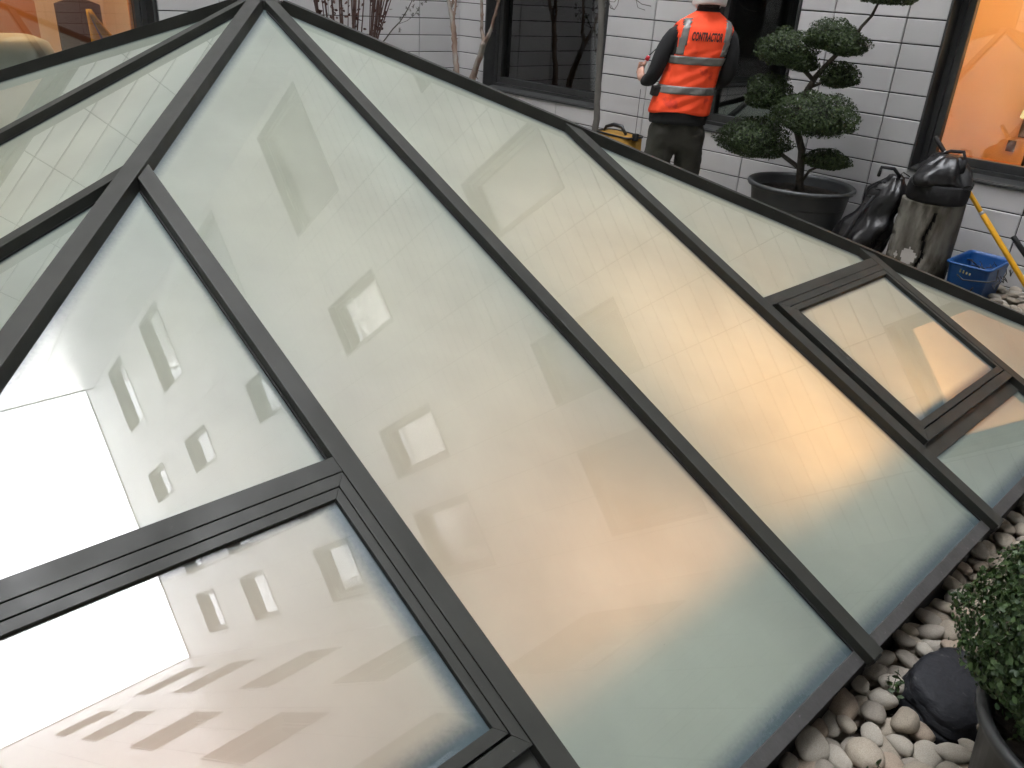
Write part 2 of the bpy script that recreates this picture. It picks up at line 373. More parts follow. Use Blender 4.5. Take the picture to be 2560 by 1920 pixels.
lamp("room_or_fill_lamp", (-1.60, 2.85, 0.12), 0.5, 2.4, (1.0, 0.50, 0.19))
lamp("room_or_fill_lamp", (-2.15, 2.65, 0.12), 0.9, 3.4, (1.0, 0.56, 0.26))
lamp("room_or_fill_lamp", (-1.12, 1.82, -0.05), 0.35, 1.5, (1.0, 0.42, 0.15))
lamp("room_or_fill_lamp", (-1.25, 1.35, -0.15), 0.6, 2.6, (1.0, 0.42, 0.20))
lamp("room_or_fill_lamp", (-1.15, 0.15, -0.05), 0.5, 2.8, (1.0, 0.42, 0.36))
lamp("room_or_fill_lamp", (-1.10, 3.45, -0.05), 0.35, 2.2, (1.0, 0.46, 0.15))
lamp("room_or_fill_lamp", (-1.5, 4.3, -0.15), 0.5, 1.6, (1.0, 0.50, 0.18))
lamp("room_or_fill_lamp", (-3.7, -0.2, 0.1), 1.3, 6.5, (1.0, 0.70, 0.16))
lamp("room_or_fill_lamp", (-3.0, 2.1, 0.1), 1.4, 1.1, (0.95, 0.88, 1.0))  # lilac-white fill, added under the upper panes to offset their green tint
lamp("room_or_fill_lamp", (-2.0, 0.75, -0.1), 0.9, 1.2, (1.0, 0.84, 1.0))  # added fill light that pushes the left panes towards lilac

pd = bpy.data.lights.new("sky_portal", 'AREA'); pd.shape = 'RECTANGLE'; pd.size = 8.75; pd.size_y = 9.8; pd.cycles.is_portal = True
po_ = bpy.data.objects.new("sky_portal", pd); COL.objects.link(po_); po_.location = (-3.7, 2.02, 26.7)      # tells the renderer where the sky opening of the courtyard is
# ================================================================== THE FOUR WINGS ROUND THE COURTYARD
XA, YB, XE, YS = -8.057, 6.9, 0.65, -2.85
def wallP(w):
    return {'B': lambda a, z, d: (a, YB - d, z), 'A': lambda a, z, d: (XA + d, a, z),
            'E': lambda a, z, d: (XE - d, a, z), 'S': lambda a, z, d: (a, YS + d, z)}[w]
def rsub(r, h):
    a0, a1, z0, z1 = r; b0, b1, y0, y1 = h
    if b0 >= a1 or b1 <= a0 or y0 >= z1 or y1 <= z0: return [r]
    o = []
    if b0 > a0: o.append((a0, b0, z0, z1))
    if b1 < a1: o.append((b1, a1, z0, z1))
    m0, m1 = max(a0, b0), min(a1, b1)
    if y0 > z0: o.append((m0, m1, z0, y0))
    if y1 < z1: o.append((m0, m1, y1, z1))
    return o
M_PARA = pbr("parapet_metal", (0.10, 0.10, 0.105), 0.5)
def wing(w, a0, a1, ztop, joint, holes, label, thick=0.28):
    P = wallP(w); mid = (a0 + a1) / 2; org = Vector(P(mid, 0, 0)); xf = lambda p: p - org
    root = empty("building_wing", org, label=label, cat="building")
    mb = MB(); tw, th, g = 0.5917, 0.1785, 0.0045
    k0 = int(math.floor((a0 - joint) / tw)); zk = 0.015
    rr = random.Random(ord(w))
    a = joint + k0 * tw
    while a < a1:
        z = zk - th
        while z < ztop:
            r = (max(a + g, a0), min(a + tw - g, a1), max(z + g, -.1), min(z + th - g, ztop))
            if r[1] - r[0] > .03 and r[3] - r[2] > .02:
                rs = [r]
                for h in holes: rs = [q for x in rs for q in rsub(x, (h[0] - .004, h[1] + .004, h[2] - .004, h[3] + .004))]
                for q in rs:
                    if q[1] - q[0] < .02 or q[3] - q[2] < .02: continue
                    c = .004; j = rr.uniform(-.0008, .0008)
                    n = len(mb.v)
                    for (x, y, d) in ((q[0], q[2], -.016), (q[1], q[2], -.016), (q[1], q[3], -.016), (q[0], q[3], -.016),
                                      (q[0], q[2], -c + j), (q[1], q[2], -c + j), (q[1], q[3], -c + j), (q[0], q[3], -c + j),
                                      (q[0] + c, q[2] + c, j), (q[1] - c, q[2] + c, j), (q[1] - c, q[3] - c, j), (q[0] + c, q[3] - c, j)):
                        mb.v.append(P(x, y, d))
                    for s in range(4):
                        t = (s + 1) % 4
                        for b in (0, 4): mb.f.append((n + b + s, n + b + t, n + b + 4 + t, n + b + 4 + s)); mb.m.append(0)
                    mb.f.append((n + 8, n + 9, n + 10, n + 11)); mb.m.append(0)
            z += th
        a += tw
    mb.build("tile_cladding", M_TILE, root, xf=xf)
    # backing wall in cells around the openings
    A_ = sorted({a0, a1} | {h[0] for h in holes} | {h[1] for h in holes}); Z_ = sorted({-0.6, ztop} | {h[2] for h in holes} | {h[3] for h in holes})
    mb = MB()
    for x0, x1 in zip(A_[:-1], A_[1:]):
        for y0, y1 in zip(Z_[:-1], Z_[1:]):
            cx, cy = (x0 + x1) / 2, (y0 + y1) / 2
            if any(h[0] < cx < h[1] and h[2] < cy < h[3] for h in holes): continue
            c = [P(x0, y0, -thick), P(x1, y0, -thick), P(x1, y1, -thick), P(x0, y1, -thick), P(x0, y0, -.017), P(x1, y0, -.017), P(x1, y1, -.017), P(x0, y1, -.017)]
            n = len(mb.v); mb.v += c
            mb.f.append((n + 4, n + 5, n + 6, n + 7)); mb.m.append(0); mb.f.append((n + 3, n + 2, n + 1, n)); mb.m.append(0)
    mb.box((0, 0, 0), (0, 0, 0)) if False else None
    mb.build("wall", M_JOINT, root, xf=xf)
    mb = MB(); mb.hexa([P(a0 - .0, ztop + .002, -.35), P(a1, ztop + .002, -.35), P(a1, ztop + .06, -.35), P(a0, ztop + .06, -.35),
                        P(a0, ztop + .002, .03), P(a1, ztop + .002, .03), P(a1, ztop + .06, .03), P(a0, ztop + .06, .03)])
    mb.build("parapet", M_PARA, root, xf=xf)
    return root, P, xf
M_DARKROOM = pbr("dark_room", (0.07, 0.075, 0.08), 0.8)
M_PALEROOM = pbr("pale_room", (0.45, 0.44, 0.42), 0.8)
M_BLIND = pbr("white_blind", (0.80, 0.79, 0.76), 0.7)
def PB(mb, P, a0, a1, z0, z1, d0, d1, m=0):
    mb.hexa([P(a0, z0, d0), P(a1, z0, d0), P(a1, z1, d0), P(a0, z1, d0), P(a0, z0, d1), P(a1, z0, d1), P(a1, z1, d1), P(a0, z1, d1)], m)
def window(root, P, xf, h, room=None, blind=None, depth=1.2, fb=0.075, lab=None, rev=0.17):
    a0, a1, z0, z1 = h; mb = MB(); e = .018
    def frame(x0, x1, y0, y1, wd, d0, d1, wb=None):
        wb = wd if wb is None else wb
        PB(mb, P, x0, x1, y0, y0 + wb, d0, d1); PB(mb, P, x0, x1, y1 - wd, y1, d0, d1)
        PB(mb, P, x0, x0 + wd, y0 + wb, y1 - wd, d0, d1); PB(mb, P, x1 - wd, x1, y0 + wb, y1 - wd, d0, d1)
    frame(a0, a1, z0, z1, e, -rev - .08, .014)                      # projecting lining
    frame(a0 + e, a1 - e, z0 + e, z1 - e, .045, -rev - .07, -rev + .028, .055)
    x0, x1, y0, y1 = a0 + e + .047, a1 - e - .047, z0 + e + .057, z1 - e - .047
    frame(x0, x1, y0, y1, .05, -rev - .05, -rev + .010, .065)       # sash
    # sloping inner sill strip
    n = MB()
    n.hexa([P(a0 + e, z0 + e, -rev + .03), P(a1 - e, z0 + e, -rev + .03), P(a1 - e, z0 + e, .0), P(a0 + e, z0 + e, .0),
            P(a0 + e, z0 + e + .026, -rev + .03), P(a1 - e, z0 + e + .026, -rev + .03), P(a1 - e, z0 + e + .006, .0), P(a0 + e, z0 + e + .006, .0)])
    win = mb.build("window", M_ALUB, root, xf=xf, bevel=0.002)
    if lab: win["label"] = lab
    n.build("sill", M_ALUB, win, xf=xf, bevel=0.002)
    mb = MB(); PB(mb, P, x0 + .045, x1 - .045, y0 + .06, y1 - .045, -rev - .03, -rev - .022); mb.build("glass", M_CLEAR, win, xf=xf)
    if blind:
        mb = MB(); PB(mb, P, x0 + (x1 - x0) * blind[0], x0 + (x1 - x0) * blind[1], y0 + (y1 - y0) * blind[2], y0 + (y1 - y0) * blind[3], -rev - .045, -rev - .035)
        mb.build("blind", M_BLIND, win, xf=xf)
    d0, d1 = -.285, -.285 - depth; x0, x1, y0, y1 = (a0 - .05, a1 + .05, z0 - .1, z1 + .1) if room is None or not isinstance(room, tuple) else room[1]
    mr = room[0] if isinstance(room, tuple) else (room or M_PALEROOM)
    mb = MB(); c = [P(x0, y0, d0), P(x1, y0, d0), P(x1, y1, d0), P(x0, y1, d0), P(x0, y0, d1), P(x1, y0, d1), P(x1, y1, d1), P(x0, y1, d1)]
    mb.v = c; mb.f = [(4, 5, 6, 7), (0, 1, 5, 4), (3, 2, 6, 7), (0, 4, 7, 3), (1, 2, 6, 5)]; mb.m = [0] * 5
    mb.build("room", mr, win, xf=xf)
    return win
M_SPOT = glow('spot_lamp_glow', (1.0, .9, .75), 40); M_SPOT.cycles.emission_sampling = 'NONE'
ROWS = [(4.75, 6.30), (8.88, 10.52), (13.15, 14.75), (17.72, 19.4), (21.6, 23.25)]
M_OWALL = pbr("apricot_room_wall", (0.84, 0.68, 0.50), 0.75, col2=(0.80, 0.60, 0.40), scale=1.2)
# wing B, behind the contractor
hB = [(-7.61, -5.82, .72, 2.15), (-4.655, -3.76, .72, 2.15), (-2.575, -1.68, .72, 2.15), (-1.15, 0.05, .72, 2.15)]
upB = []
for i, (z0, z1) in enumerate(ROWS):
    upB += [(-7.9, -6.05, z0, z1), (-4.76, -3.88, z0, z1), (-2.55, -1.7, z0, z1), (-1.08, 0.03, z0, z1)]
rB, PBw, xfB = wing('B', XA - .3, XE + .3, 26.0, -2.872, hB + upB, "tiled courtyard wall behind the contractor with dark framed windows and one glowing orange")
window(rB, PBw, xfB, hB[0], M_DARKROOM, None, 1.5, lab="dark reflecting window between the peeling trunk and the smooth trunk")
window(rB, PBw, xfB, hB[1], M_DARKROOM, None, 1.5, lab="dark window behind the contractor")
window(rB, PBw, xfB, hB[2], (M_OWALL, (-3.3, -1.25, -.1, 2.6)), None, 1.9, lab="window glowing orange above the log and the black bags")
window(rB, PBw, xfB, hB[3], (M_OWALL, (-1.22, .15, -.1, 2.6)), None, 3.2)
lamp("room_uplighter", (-.2, 8.2, 1.2), 0.4, 60, (1.0, 0.70, 0.40))
rr = random.Random(3)
for h in upB:
    b = rr.choice([(0.0, .55, 0, 1), (0, .6, .0, 1), (0, .5, 0, 1), (0, 1, .45, 1), (0.0, .5, .25, 1)])
    wn_ = window(rB, PBw, xfB, h, M_PALEROOM, b, 1.0, rev=.14)
    for (qx, qz) in ((-7.32, 9.93), (-4.69, 6.0), (-2.39, 5.66), (-.14, 6.1), (-.11, 10.2), (-4.71, 10.14)):
        if h[0] < qx < h[1] and h[2] < qz < h[3]:
            mb = MB(); mb.lathe([(.0, -.03), (.03, -.025), (.038, .0), (.03, .02), (.0, .03)], 12, (qx, 7.25, qz)); mb.build("spot_lamp", M_SPOT, wn_, smooth=True, xf=xfB)
# wing A, left
hA = [(-0.6, 3.31, .5, 2.6)]
rA, PA, xfA = wing('A', YS - .3, YB + .3, 25.1, 6.297, hA, "tiled courtyard wall at the far left with a wide window onto a warm lit room")
window(rA, PA, xfA, hA[0], (pbr("peach_room_wall", (0.80, 0.62, 0.46), 0.75), (-1.2, 3.9, -.2, 2.9)), None, 2.6, lab="wide window onto the warm lit room at the top left")
# wing E and wing S: out of frame, seen mirrored in the glass
hE = []
for z0, z1 in ROWS: hE += [(4.6, 6.05, z0, z1), (2.65, 3.8, z0, z1), (0.3, 1.4, z0, z1)]
rE, PE, xfE = wing('E', YS - .3, YB + .3, 26.5, 6.297, hE, "tiled courtyard wall above the boxwood, seen only as a reflection in the lower left panes")
for i, h in enumerate(hE): window(rE, PE, xfE, h, M_DARKROOM if i % 3 else M_PALEROOM, (0, .5, .3, 1) if i % 4 == 1 else None, 1.0, rev=.16)
hS = []
for z0, z1 in [(.72, 2.15)] + ROWS[:3]: hS += [(-6.4, -5.2, z0, z1), (-3.4, -2.5, z0, z1)]
rS, PS, xfS = wing('S', XA - .3, XE + .3, 26.0, -2.872, hS, "tiled courtyard wall behind the camera, mirrored in the dark windows")
for h in hS: window(rS, PS, xfS, h, M_DARKROOM, None, 1.0)
# ================================================================== GROUND
mb = MB()
X0, X1, Y0, Y1 = XA - .25, XE + .25, YS - .25, YB + .25; sx0, sx1, sy0, sy1 = XC - WH + .05, XC + WH - .05, YC - WH + .05, YC + WH - .05
for lo, hi in (((X0, Y0), (X1, sy0)), ((X0, sy1), (X1, Y1)), ((X0, sy0), (sx0, sy1)), ((sx1, sy0), (X1, sy1))):
    mb.box((lo[0], lo[1], -.5), (hi[0], hi[1], -.075))
tag(mb.build("ground", M_SOIL), kind="structure")
def frus(p):
    x = CR[0][0] * p[0] + CR[0][1] * 0 ; d = (p[0], p[1], p[2] - 1.85)
    c = [CR[0][0] * d[0] + CR[1][0] * 0, 0, 0]
    cx = 0.68986898 * d[0] + 0.72138935 * d[1] + 0.06064811 * d[2]
    cy = 0.35259585 * d[0] - 0.26165571 * d[1] - 0.89845003 * d[2]
    cz = -0.63226336 * d[0] + 0.64119708 * d[1] - 0.43486705 * d[2]
    return (cx / cz * 2067 + 1280, cy / cz * 2067 + 960, cz) if cz > .05 else (-9e9, 0, 0)
# pebbles: rounded river cobbles, dropped one after another
M_PEB = []
for i, (c, c2, c3) in enumerate([((.34, .30, .24), (.26, .222, .172), (.13, .10, .075)), ((.29, .25, .195), (.21, .178, .135), (.10, .075, .055)), ((.39, .36, .305), (.30, .272, .225), (.17, .14, .11)),
                                 ((.28, .25, .21), (.21, .185, .15), (.10, .09, .07)), ((.31, .25, .19), (.23, .18, .135), (.11, .08, .055))]):
    M_PEB.append(pbr("pebble_stone_%s" % "abcde"[i], c, 0.72, col2=c2, scale=14, bump=0.22, bscale=90, col3=c3, s3=32, t3=(0.60, 0.68), island=0.10))
pmesh = []
def pebble_mesh(i):
    bm = bmesh.new(); bmesh.ops.create_icosphere(bm, subdivisions=3, radius=1.0)
    off = Vector((i * 7.3, i * 3.1, i)); e = random.uniform(.9, 1.0)
    for v in bm.verts:
        n = v.co.normalized(); r = 1 + .16 * noise.noise(n * 1.1 + off) + .05 * noise.noise(n * 2.6 + off)
        c = n * r
        c = Vector([math.copysign(abs(q) ** e, q) for q in c])
        c.x *= 1 + .12 * c.y                          # egg shape
        v.co = c
    me = bpy.data.meshes.new("pebble"); bm.to_mesh(me); bm.free()
    me.polygons.foreach_set("use_smooth", [True] * len(me.polygons)); me.materials.append(M_PEB[i % 5]); return me
for i in range(15): pmesh.append(pebble_mesh(i))
def drop(x0, x1, y0, y1, n, rmin, rmax, avoid, zmax=.05, start=()):
    out = list(start); A = np.zeros((len(out) + n, 4)); m = len(out)
    if m: A[:m] = out
    for t in range(n):
        x, y = random.uniform(x0, x1), random.uniform(y0, y1); r = random.uniform(rmin, rmax) * (1.25 if random.random() < .12 else 1)
        if any(abs(x - a[0]) < a[2] + r * .7 and abs(y - a[1]) < a[3] + r * .7 for a in avoid): continue
        z = -.05
        if m:
            d2 = (A[:m, 0] - x) ** 2 + (A[:m, 1] - y) ** 2; R_ = (A[:m, 3] + r) * .93; k = d2 < R_ * R_
            if k.any(): z = max(z, float((A[:m, 2][k] + .5 * np.sqrt(R_[k] ** 2 - d2[k])).max()))
        if z > zmax: continue
        A[m] = (x, y, z, r); m += 1
    return [tuple(map(float, q)) for q in A[:m]]
AV = [(-.335, 2.31, .095, .165), (.045, 2.03, .19, .2)]
peb = []
for zm, rn in ((-.03, (.040, .056)), (-.012, (.034, .052)), (.008, (.032, .052)), (.020, (.028, .054))): peb = drop(-.545, .60, 1.15, 4.4, 5000, rn[0], rn[1], AV, zm, peb)
far = []
for zm in (-.02, .01, .035): far = drop(-2.0, .3, 5.45, 6.86, 2500, .034, .054, [(-1.75, 6.5, .13, .23), (-2.15, 6.4, .2, .2)], zm, far)
peb += far
shown, rest = [], []
for p in peb:
    u, v, c = frus(p[:3])
    vis = -60 < u < 2620 and -60 < v < 1980
    if vis and p[1] > 5:                              # only the corner beside the bucket shows past the hip bar
        vis = v < 600 + (u - 2104) * .417 + 25 and u > 2330
    if vis and p[1] < 5: vis = p[0] > -.56 and not (u > 2440 and 1400 < v < 1750)
    (shown if vis else rest).append((c, p))
shown.sort(key=lambda t: t[0]); rest += shown[280:]; shown = shown[:280]
def peb_matrix(p):
    e = random.uniform(.62, .92); f = random.uniform(.42, .64)
    r = Matrix.Rotation(random.uniform(0, 6.28), 4, 'Z') @ Matrix.Rotation(random.gauss(0, .22), 4, 'X') @ Matrix.Rotation(random.gauss(0, .22), 4, 'Y') @ Matrix.Rotation(random.uniform(0, 6.28), 4, 'Z')
    return Matrix.Translation((p[0], p[1], p[2])) @ r @ Matrix.Diagonal((p[3] * 1.22, p[3] * 1.22 * e, p[3] * f, 1))
for i, (c, p) in enumerate(shown):
    me = pmesh[random.randrange(15)]; o = bpy.data.objects.new("pebble", me); COL.objects.link(o); o.matrix_world = peb_matrix(p)
    if p[1] > 5: tag(o, "smooth grey pebble in the gravel beside the blue bucket below the tiled wall", "pebble", "pebbles beside the blue bucket")
    else: tag(o, "smooth pale rounded pebble in the gravel between skylight eave and boxwood pot", "pebble", "pebbles along the skylight eave")
bmg = bmesh.new(); bmesh.ops.create_icosphere(bmg, subdivisions=2, radius=1.0); tv = [v.co.copy() for v in bmg.verts]; tf = [tuple(v.index for v in f.verts) for f in bmg.faces]; bmg.free()
gm = MB()
for p in [q for _, q in rest] + drop(-8.0, -2.05, 5.45, 6.86, 1500, .05, .07, [], 0) + drop(-8.0, -7.15, -2.8, 5.4, 1400, .05, .07, [], 0):
    M_ = peb_matrix(p); n0 = len(gm.v); gm.v += [tuple(M_ @ v) for v in tv]; gm.f += [tuple(n0 + i for i in f) for f in tf]; gm.m += [0] * len(tf)
o = gm.build("gravel", M_PEB[1], smooth=True, fixn=False); tag(o, "bed of river pebbles round the foot of the skylight and along the walls", "gravel", kind="stuff")

# slate boulder
M_SLATE = pbr("slate", (0.014, 0.015, 0.018), 0.62, col2=(0.022, 0.023, 0.027), scale=7, bump=0.7, bscale=22, col3=(0.07, 0.07, 0.07), s3=30, t3=(0.66, 0.72), spec=.18, stretch=(1, 1, 3))
mb = MB(); nb = 96; rings = []
prof = [(.86, -.09), (.97, -.05), (1.04, -.03), (1.06, -.01), (1.03, .006), (.985, .012), (1.0, .020), (.975, .036), (.955, .040), (.95, .050), (.91, .064), (.85, .073), (.75, .079), (.5, .084), (.25, .086), (.03, .086)]
for j, (q, z) in enumerate(prof):
    ring = []
    for k in range(nb):
        a = 2 * math.pi * k / nb; c, s_ = math.cos(a), math.sin(a)
        R_ = 1 / (abs(c) ** 2.25 + abs(s_) ** 2.25) ** (1 / 2.25) * (1 + .13 * noise.noise(Vector((c * 1.6, s_ * 1.6, 3.3))) + .03 * noise.noise(Vector((c * 6, s_ * 6, 1))))
        edge = .034 * noise.noise(Vector((c * 4, s_ * 4, z * 40))) + .012 * noise.noise(Vector((c * 14, s_ * 14, z * 90))) if q > .8 else 0
        zz = z + .006 * noise.noise(Vector((c * q * 2, s_ * q * 2, 5))) - .028 * q * c + (.006 * noise.noise(Vector((c * 5, s_ * 5, 9))) if q > .8 and z > 0 else 0)
        ring.append((c * R_ * (q + edge) * .140, s_ * R_ * (q + edge) * .172, zz))
    rings.append(ring)
mb.loft(rings); o = mb.build("boulder", M_SLATE, smooth=True); o.location = (-.315, 2.325, -.02); o.rotation_euler = (0, 0, D2R(-14))
md = o.modifiers.new("es", 'EDGE_SPLIT'); md.split_angle = D2R(34)
tag(o, "flat black slate boulder lying in the pebbles below the boxwood ball", "boulder")

# ================================================================== FOLIAGE
def leaf_mat(name, c1, c2, rough=.5):
    m, nt, out = nmat(name); L = nt.links.new
    g = N(nt, "ShaderNodeNewGeometry"); cr = N(nt, "ShaderNodeValToRGB"); cr.color_ramp.elements[0].color = rgb(c1); cr.color_ramp.elements[1].color = rgb(c2); L(g.outputs['Random Per Island'], cr.inputs[0])
    p = N(nt, "ShaderNodeBsdfPrincipled"); p.inputs['Roughness'].default_value = rough; p.inputs['Specular IOR Level'].default_value = .4; L(cr.outputs[0], p.inputs['Base Color'])
    t = N(nt, "ShaderNodeBsdfTranslucent"); L(cr.outputs[0], t.inputs[0]); mx = N(nt, "ShaderNodeMixShader"); mx.inputs[0].default_value = .18
    L(p.outputs[0], mx.inputs[1]); L(t.outputs[0], mx.inputs[2]); L(mx.outputs[0], out.inputs[0]); return m
def leaves(name, pos, nor, size, mat, parent, xf=None, aspect=.55, fold=.25, org=None):
    n = len(pos); pos = np.asarray(pos, float); nor = np.asarray(nor, float)
    nor += rng.normal(0, .55, (n, 3)); nor /= np.linalg.norm(nor, axis=1)[:, None]
    t = rng.normal(0, 1, (n, 3)); t -= (t * nor).sum(1)[:, None] * nor; t /= np.linalg.norm(t, axis=1)[:, None]
    b = np.cross(nor, t); s = (size * rng.uniform(.6, 1.25, n))[:, None]
    o = pos - (np.asarray(org) if org is not None else 0)
    v = np.stack([o - t * s * .5, o - t * s * .08 + b * s * aspect * .5 + nor * s * fold * .5, o + t * s * .52 + nor * s * .05, o - t * s * .08 - b * s * aspect * .5 + nor * s * fold * .5, o + t * s * .28 + b * s * aspect * .42 + nor * s * fold * .4, o + t * s * .28 - b * s * aspect * .42 + nor * s * fold * .4], 1).reshape(-1, 3)
    i = np.arange(n)[:, None] * 6
    f = np.concatenate([i + np.array([[0, 1, 4, 2]]), i + np.array([[0, 2, 5, 3]])], 1).reshape(-1, 4)
    me = bpy.data.meshes.new(name); me.vertices.add(len(v)); me.vertices.foreach_set("co", v.ravel().astype(np.float32))
    me.loops.add(f.size); me.loops.foreach_set("vertex_index", f.ravel().astype(np.int32)); me.polygons.add(len(f))
    me.polygons.foreach_set("loop_start", np.arange(0, f.size, 4, dtype=np.int32)); me.polygons.foreach_set("loop_total", np.full(len(f), 4, dtype=np.int32))
    me.update(calc_edges=True); me.validate(); me.materials.append(mat)
    ob = bpy.data.objects.new(name, me); COL.objects.link(ob)
    if parent: ob.parent = parent
    return ob
def cloud(c, r, n, lump=.14, flat=.55, seed=0, deep=.45):
    """points through the shell of a clipped pad"""
    d = rng.normal(0, 1, (n, 3)); d /= np.linalg.norm(d, axis=1)[:, None]
    rad = 1 - deep * rng.random(n) ** 2.2
    lm = np.array([noise.noise(Vector(x) * 2.1 + Vector((seed, 0, 0))) * lump * 1.6 + noise.noise(Vector(x) * 5.5 + Vector((0, seed, 0))) * lump * .8 for x in d])
    rad = rad * (1 + lm) + np.where(rng.random(n) < .05, rng.random(n) * .10, 0)
    p = d * rad[:, None] * np.asarray(r)
    neg = p[:, 2] < 0; p[neg, 2] *= flat
    return p + np.asarray(c), d
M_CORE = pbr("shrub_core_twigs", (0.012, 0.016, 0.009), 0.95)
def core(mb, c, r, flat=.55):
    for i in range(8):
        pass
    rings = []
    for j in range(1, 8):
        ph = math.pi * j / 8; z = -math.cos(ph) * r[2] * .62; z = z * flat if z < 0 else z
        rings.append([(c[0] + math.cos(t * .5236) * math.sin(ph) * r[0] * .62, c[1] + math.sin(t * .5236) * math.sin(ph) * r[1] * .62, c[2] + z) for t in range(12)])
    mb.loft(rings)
M_LEAF = leaf_mat("box_leaf", (0.014, 0.028, 0.009), (0.065, 0.098, 0.034))
M_LEAF2 = leaf_mat("boxwood_leaf", (0.012, 0.032, 0.009), (0.060, 0.105, 0.032))
M_BARK = pbr("dark_bark", (0.05, 0.042, 0.034), 0.9, col2=(0.085, 0.075, 0.06), scale=20, bump=.6, bscale=60)
M_POT = pbr("dark_plastic_pot", (0.050, 0.053, 0.055), 0.45, col2=(0.065, 0.068, 0.068), scale=4, bump=.03, bscale=30, rvar=.08)
def potted(name, x, y, r, h, prof, label, cat):
    root = empty(name, (x, y, 0), label=label, cat=cat); mb = MB(); mb.lathe(prof, 56); mb.build("pot", M_POT, root, smooth=True, bevel=0)
    mb = MB(); n = 40; rings = []
    for q in (0.0, .35, .7, 1.0):
        rings.append([(math.cos(6.2832 * k / n) * r * .95 * max(q, .01), math.sin(6.2832 * k / n) * r * .95 * max(q, .01), h + .012 * noise.noise(Vector((k * .5, q * 9, x))) + .02 * (1 - q)) for k in range(n)])
    mb.loft(rings[::-1], cap=True); mb.build("soil", M_SOIL, root, smooth=True); return root
# cloud pruned tree in its big pot
TX, TY = -3.165, 6.36
pr = [(.0, .0), (.315, .0), (.335, .02), (.352, .26), (.357, .275), (.352, .29), (.385, .50), (.392, .515), (.415, .52), (.422, .535), (.42, .55), (.408, .558), (.392, .552), (.378, .53), (.37, .40), (.0, .39)]
tree = potted("potted_topiary", TX, TY, .38, .475, pr, "cloud pruned topiary tree in a wide dark grey pot against the tiled wall", "topiary tree")
mb = MB(); O = Vector((TX, TY, 0)); Tq = lambda *a: [Vector(p) - O for p in a]
y = TY
mb.tube(Tq((-3.165, y, .44), (-3.19, y, .60), (-3.22, y, .80), (-3.30, y, .95), (-3.33, y + .02, 1.08), (-3.29, y + .02, 1.24), (-3.25, y + .03, 1.34)), [.036, .031, .029, .027, .025, .024, .022], 10)
mb.tube(Tq((-3.26, y + .03, 1.33), (-3.20, y + .04, 1.42), (-3.12, y + .05, 1.53), (-3.04, y + .06, 1.60), (-2.99, y + .06, 1.72), (-2.93, y + .06, 1.80), (-2.90, y + .06, 1.90)), [.022, .019, .017, .014, .012, .011, .008], 8)
mb.tube(Tq((-3.25, y + .02, 1.32), (-3.36, y, 1.40), (-3.44, y, 1.48)), [.018, .014, .01], 8)
mb.tube(Tq((-3.33, y + .02, 1.05), (-3.45, y, 1.08), (-3.55, y, 1.18)), [.018, .015, .01], 8)
mb.tube(Tq((-3.20, y, .66), (-3.36, y - .03, .74), (-3.55, y - .05, .84)), [.02, .016, .01], 8)
mb.tube(Tq((-3.29, y, .94), (-3.2, y - .06, 1.0), (-3.1, y - .1, 1.06)), [.018, .015, .01], 8)
mb.tube(Tq((-3.29, y + .03, 1.26), (-3.18, y + .05, 1.32), (-3.08, y + .07, 1.36)), [.014, .011, .008], 8)
mb.tube(Tq((-3.17, y, .56), (-3.12, y, .66), (-3.03, y, .72)), [.013, .011, .008], 8)
mb.build("trunk", M_BARK, tree, smooth=True)
PADS = [((-3.515, y, 1.505), (.235, .22, .165), 2600), ((-3.60, y, 1.165), (.185, .20, .17), 2100), ((-3.12, y - .10, 1.06), (.335, .26, .205), 4200),
        ((-3.63, y - .05, .80), (.315, .26, .19), 3700), ((-3.20, y + .05, 1.63), (.195, .19, .135), 1900), ((-3.06, y + .02, 1.585), (.17, .17, .115), 1500),
        ((-3.09, y + .09, 1.355), (.15, .15, .12), 1300), ((-3.00, y + .0, .755), (.185, .16, .095), 1500), ((-2.84, y + .06, 1.93), (.21, .19, .085), 1500),
        ((-3.37, y + .02, 1.43), (.12, .15, .10), 900)]
for i, (c, r, n) in enumerate(PADS):
    c = Vector(c) - O; po, no = cloud(c, r, int(n * 2.7), .13, .6, i * 3.7)
    lf = leaves("foliage_pad", po, no, .0155, M_LEAF, tree, aspect=.7)
    mb = MB(); core(mb, c, r); mb.build("twigs", M_CORE, lf, smooth=True)
# boxwood ball at the lower right
pr = [(.0, .0), (.225, .0), (.235, .02), (.262, .31), (.285, .315), (.29, .335), (.285, .35), (.265, .345), (.25, .28), (.0, .28)]
box = potted("boxwood_pot", .045, 2.03, .25, .29, pr, "round boxwood ball in a dark pot at the lower right corner", "potted boxwood")
po, no = cloud((-.050, .10, .50), (.335, .355, .29), 26000, .09, .8, 5.5, .38); lf = leaves("foliage", po, no, .0175, M_LEAF2, box, aspect=.62)
mb = MB(); core(mb, (-.040, .10, .50), (.31, .33, .27), .8); mb.build("twigs", M_CORE, lf, smooth=True)
mb = MB(); mb.tube([(0, 0, .25), (-.03, .05, .5)], [.02, .015], 8); mb.build("stem", M_BARK, box, smooth=True)
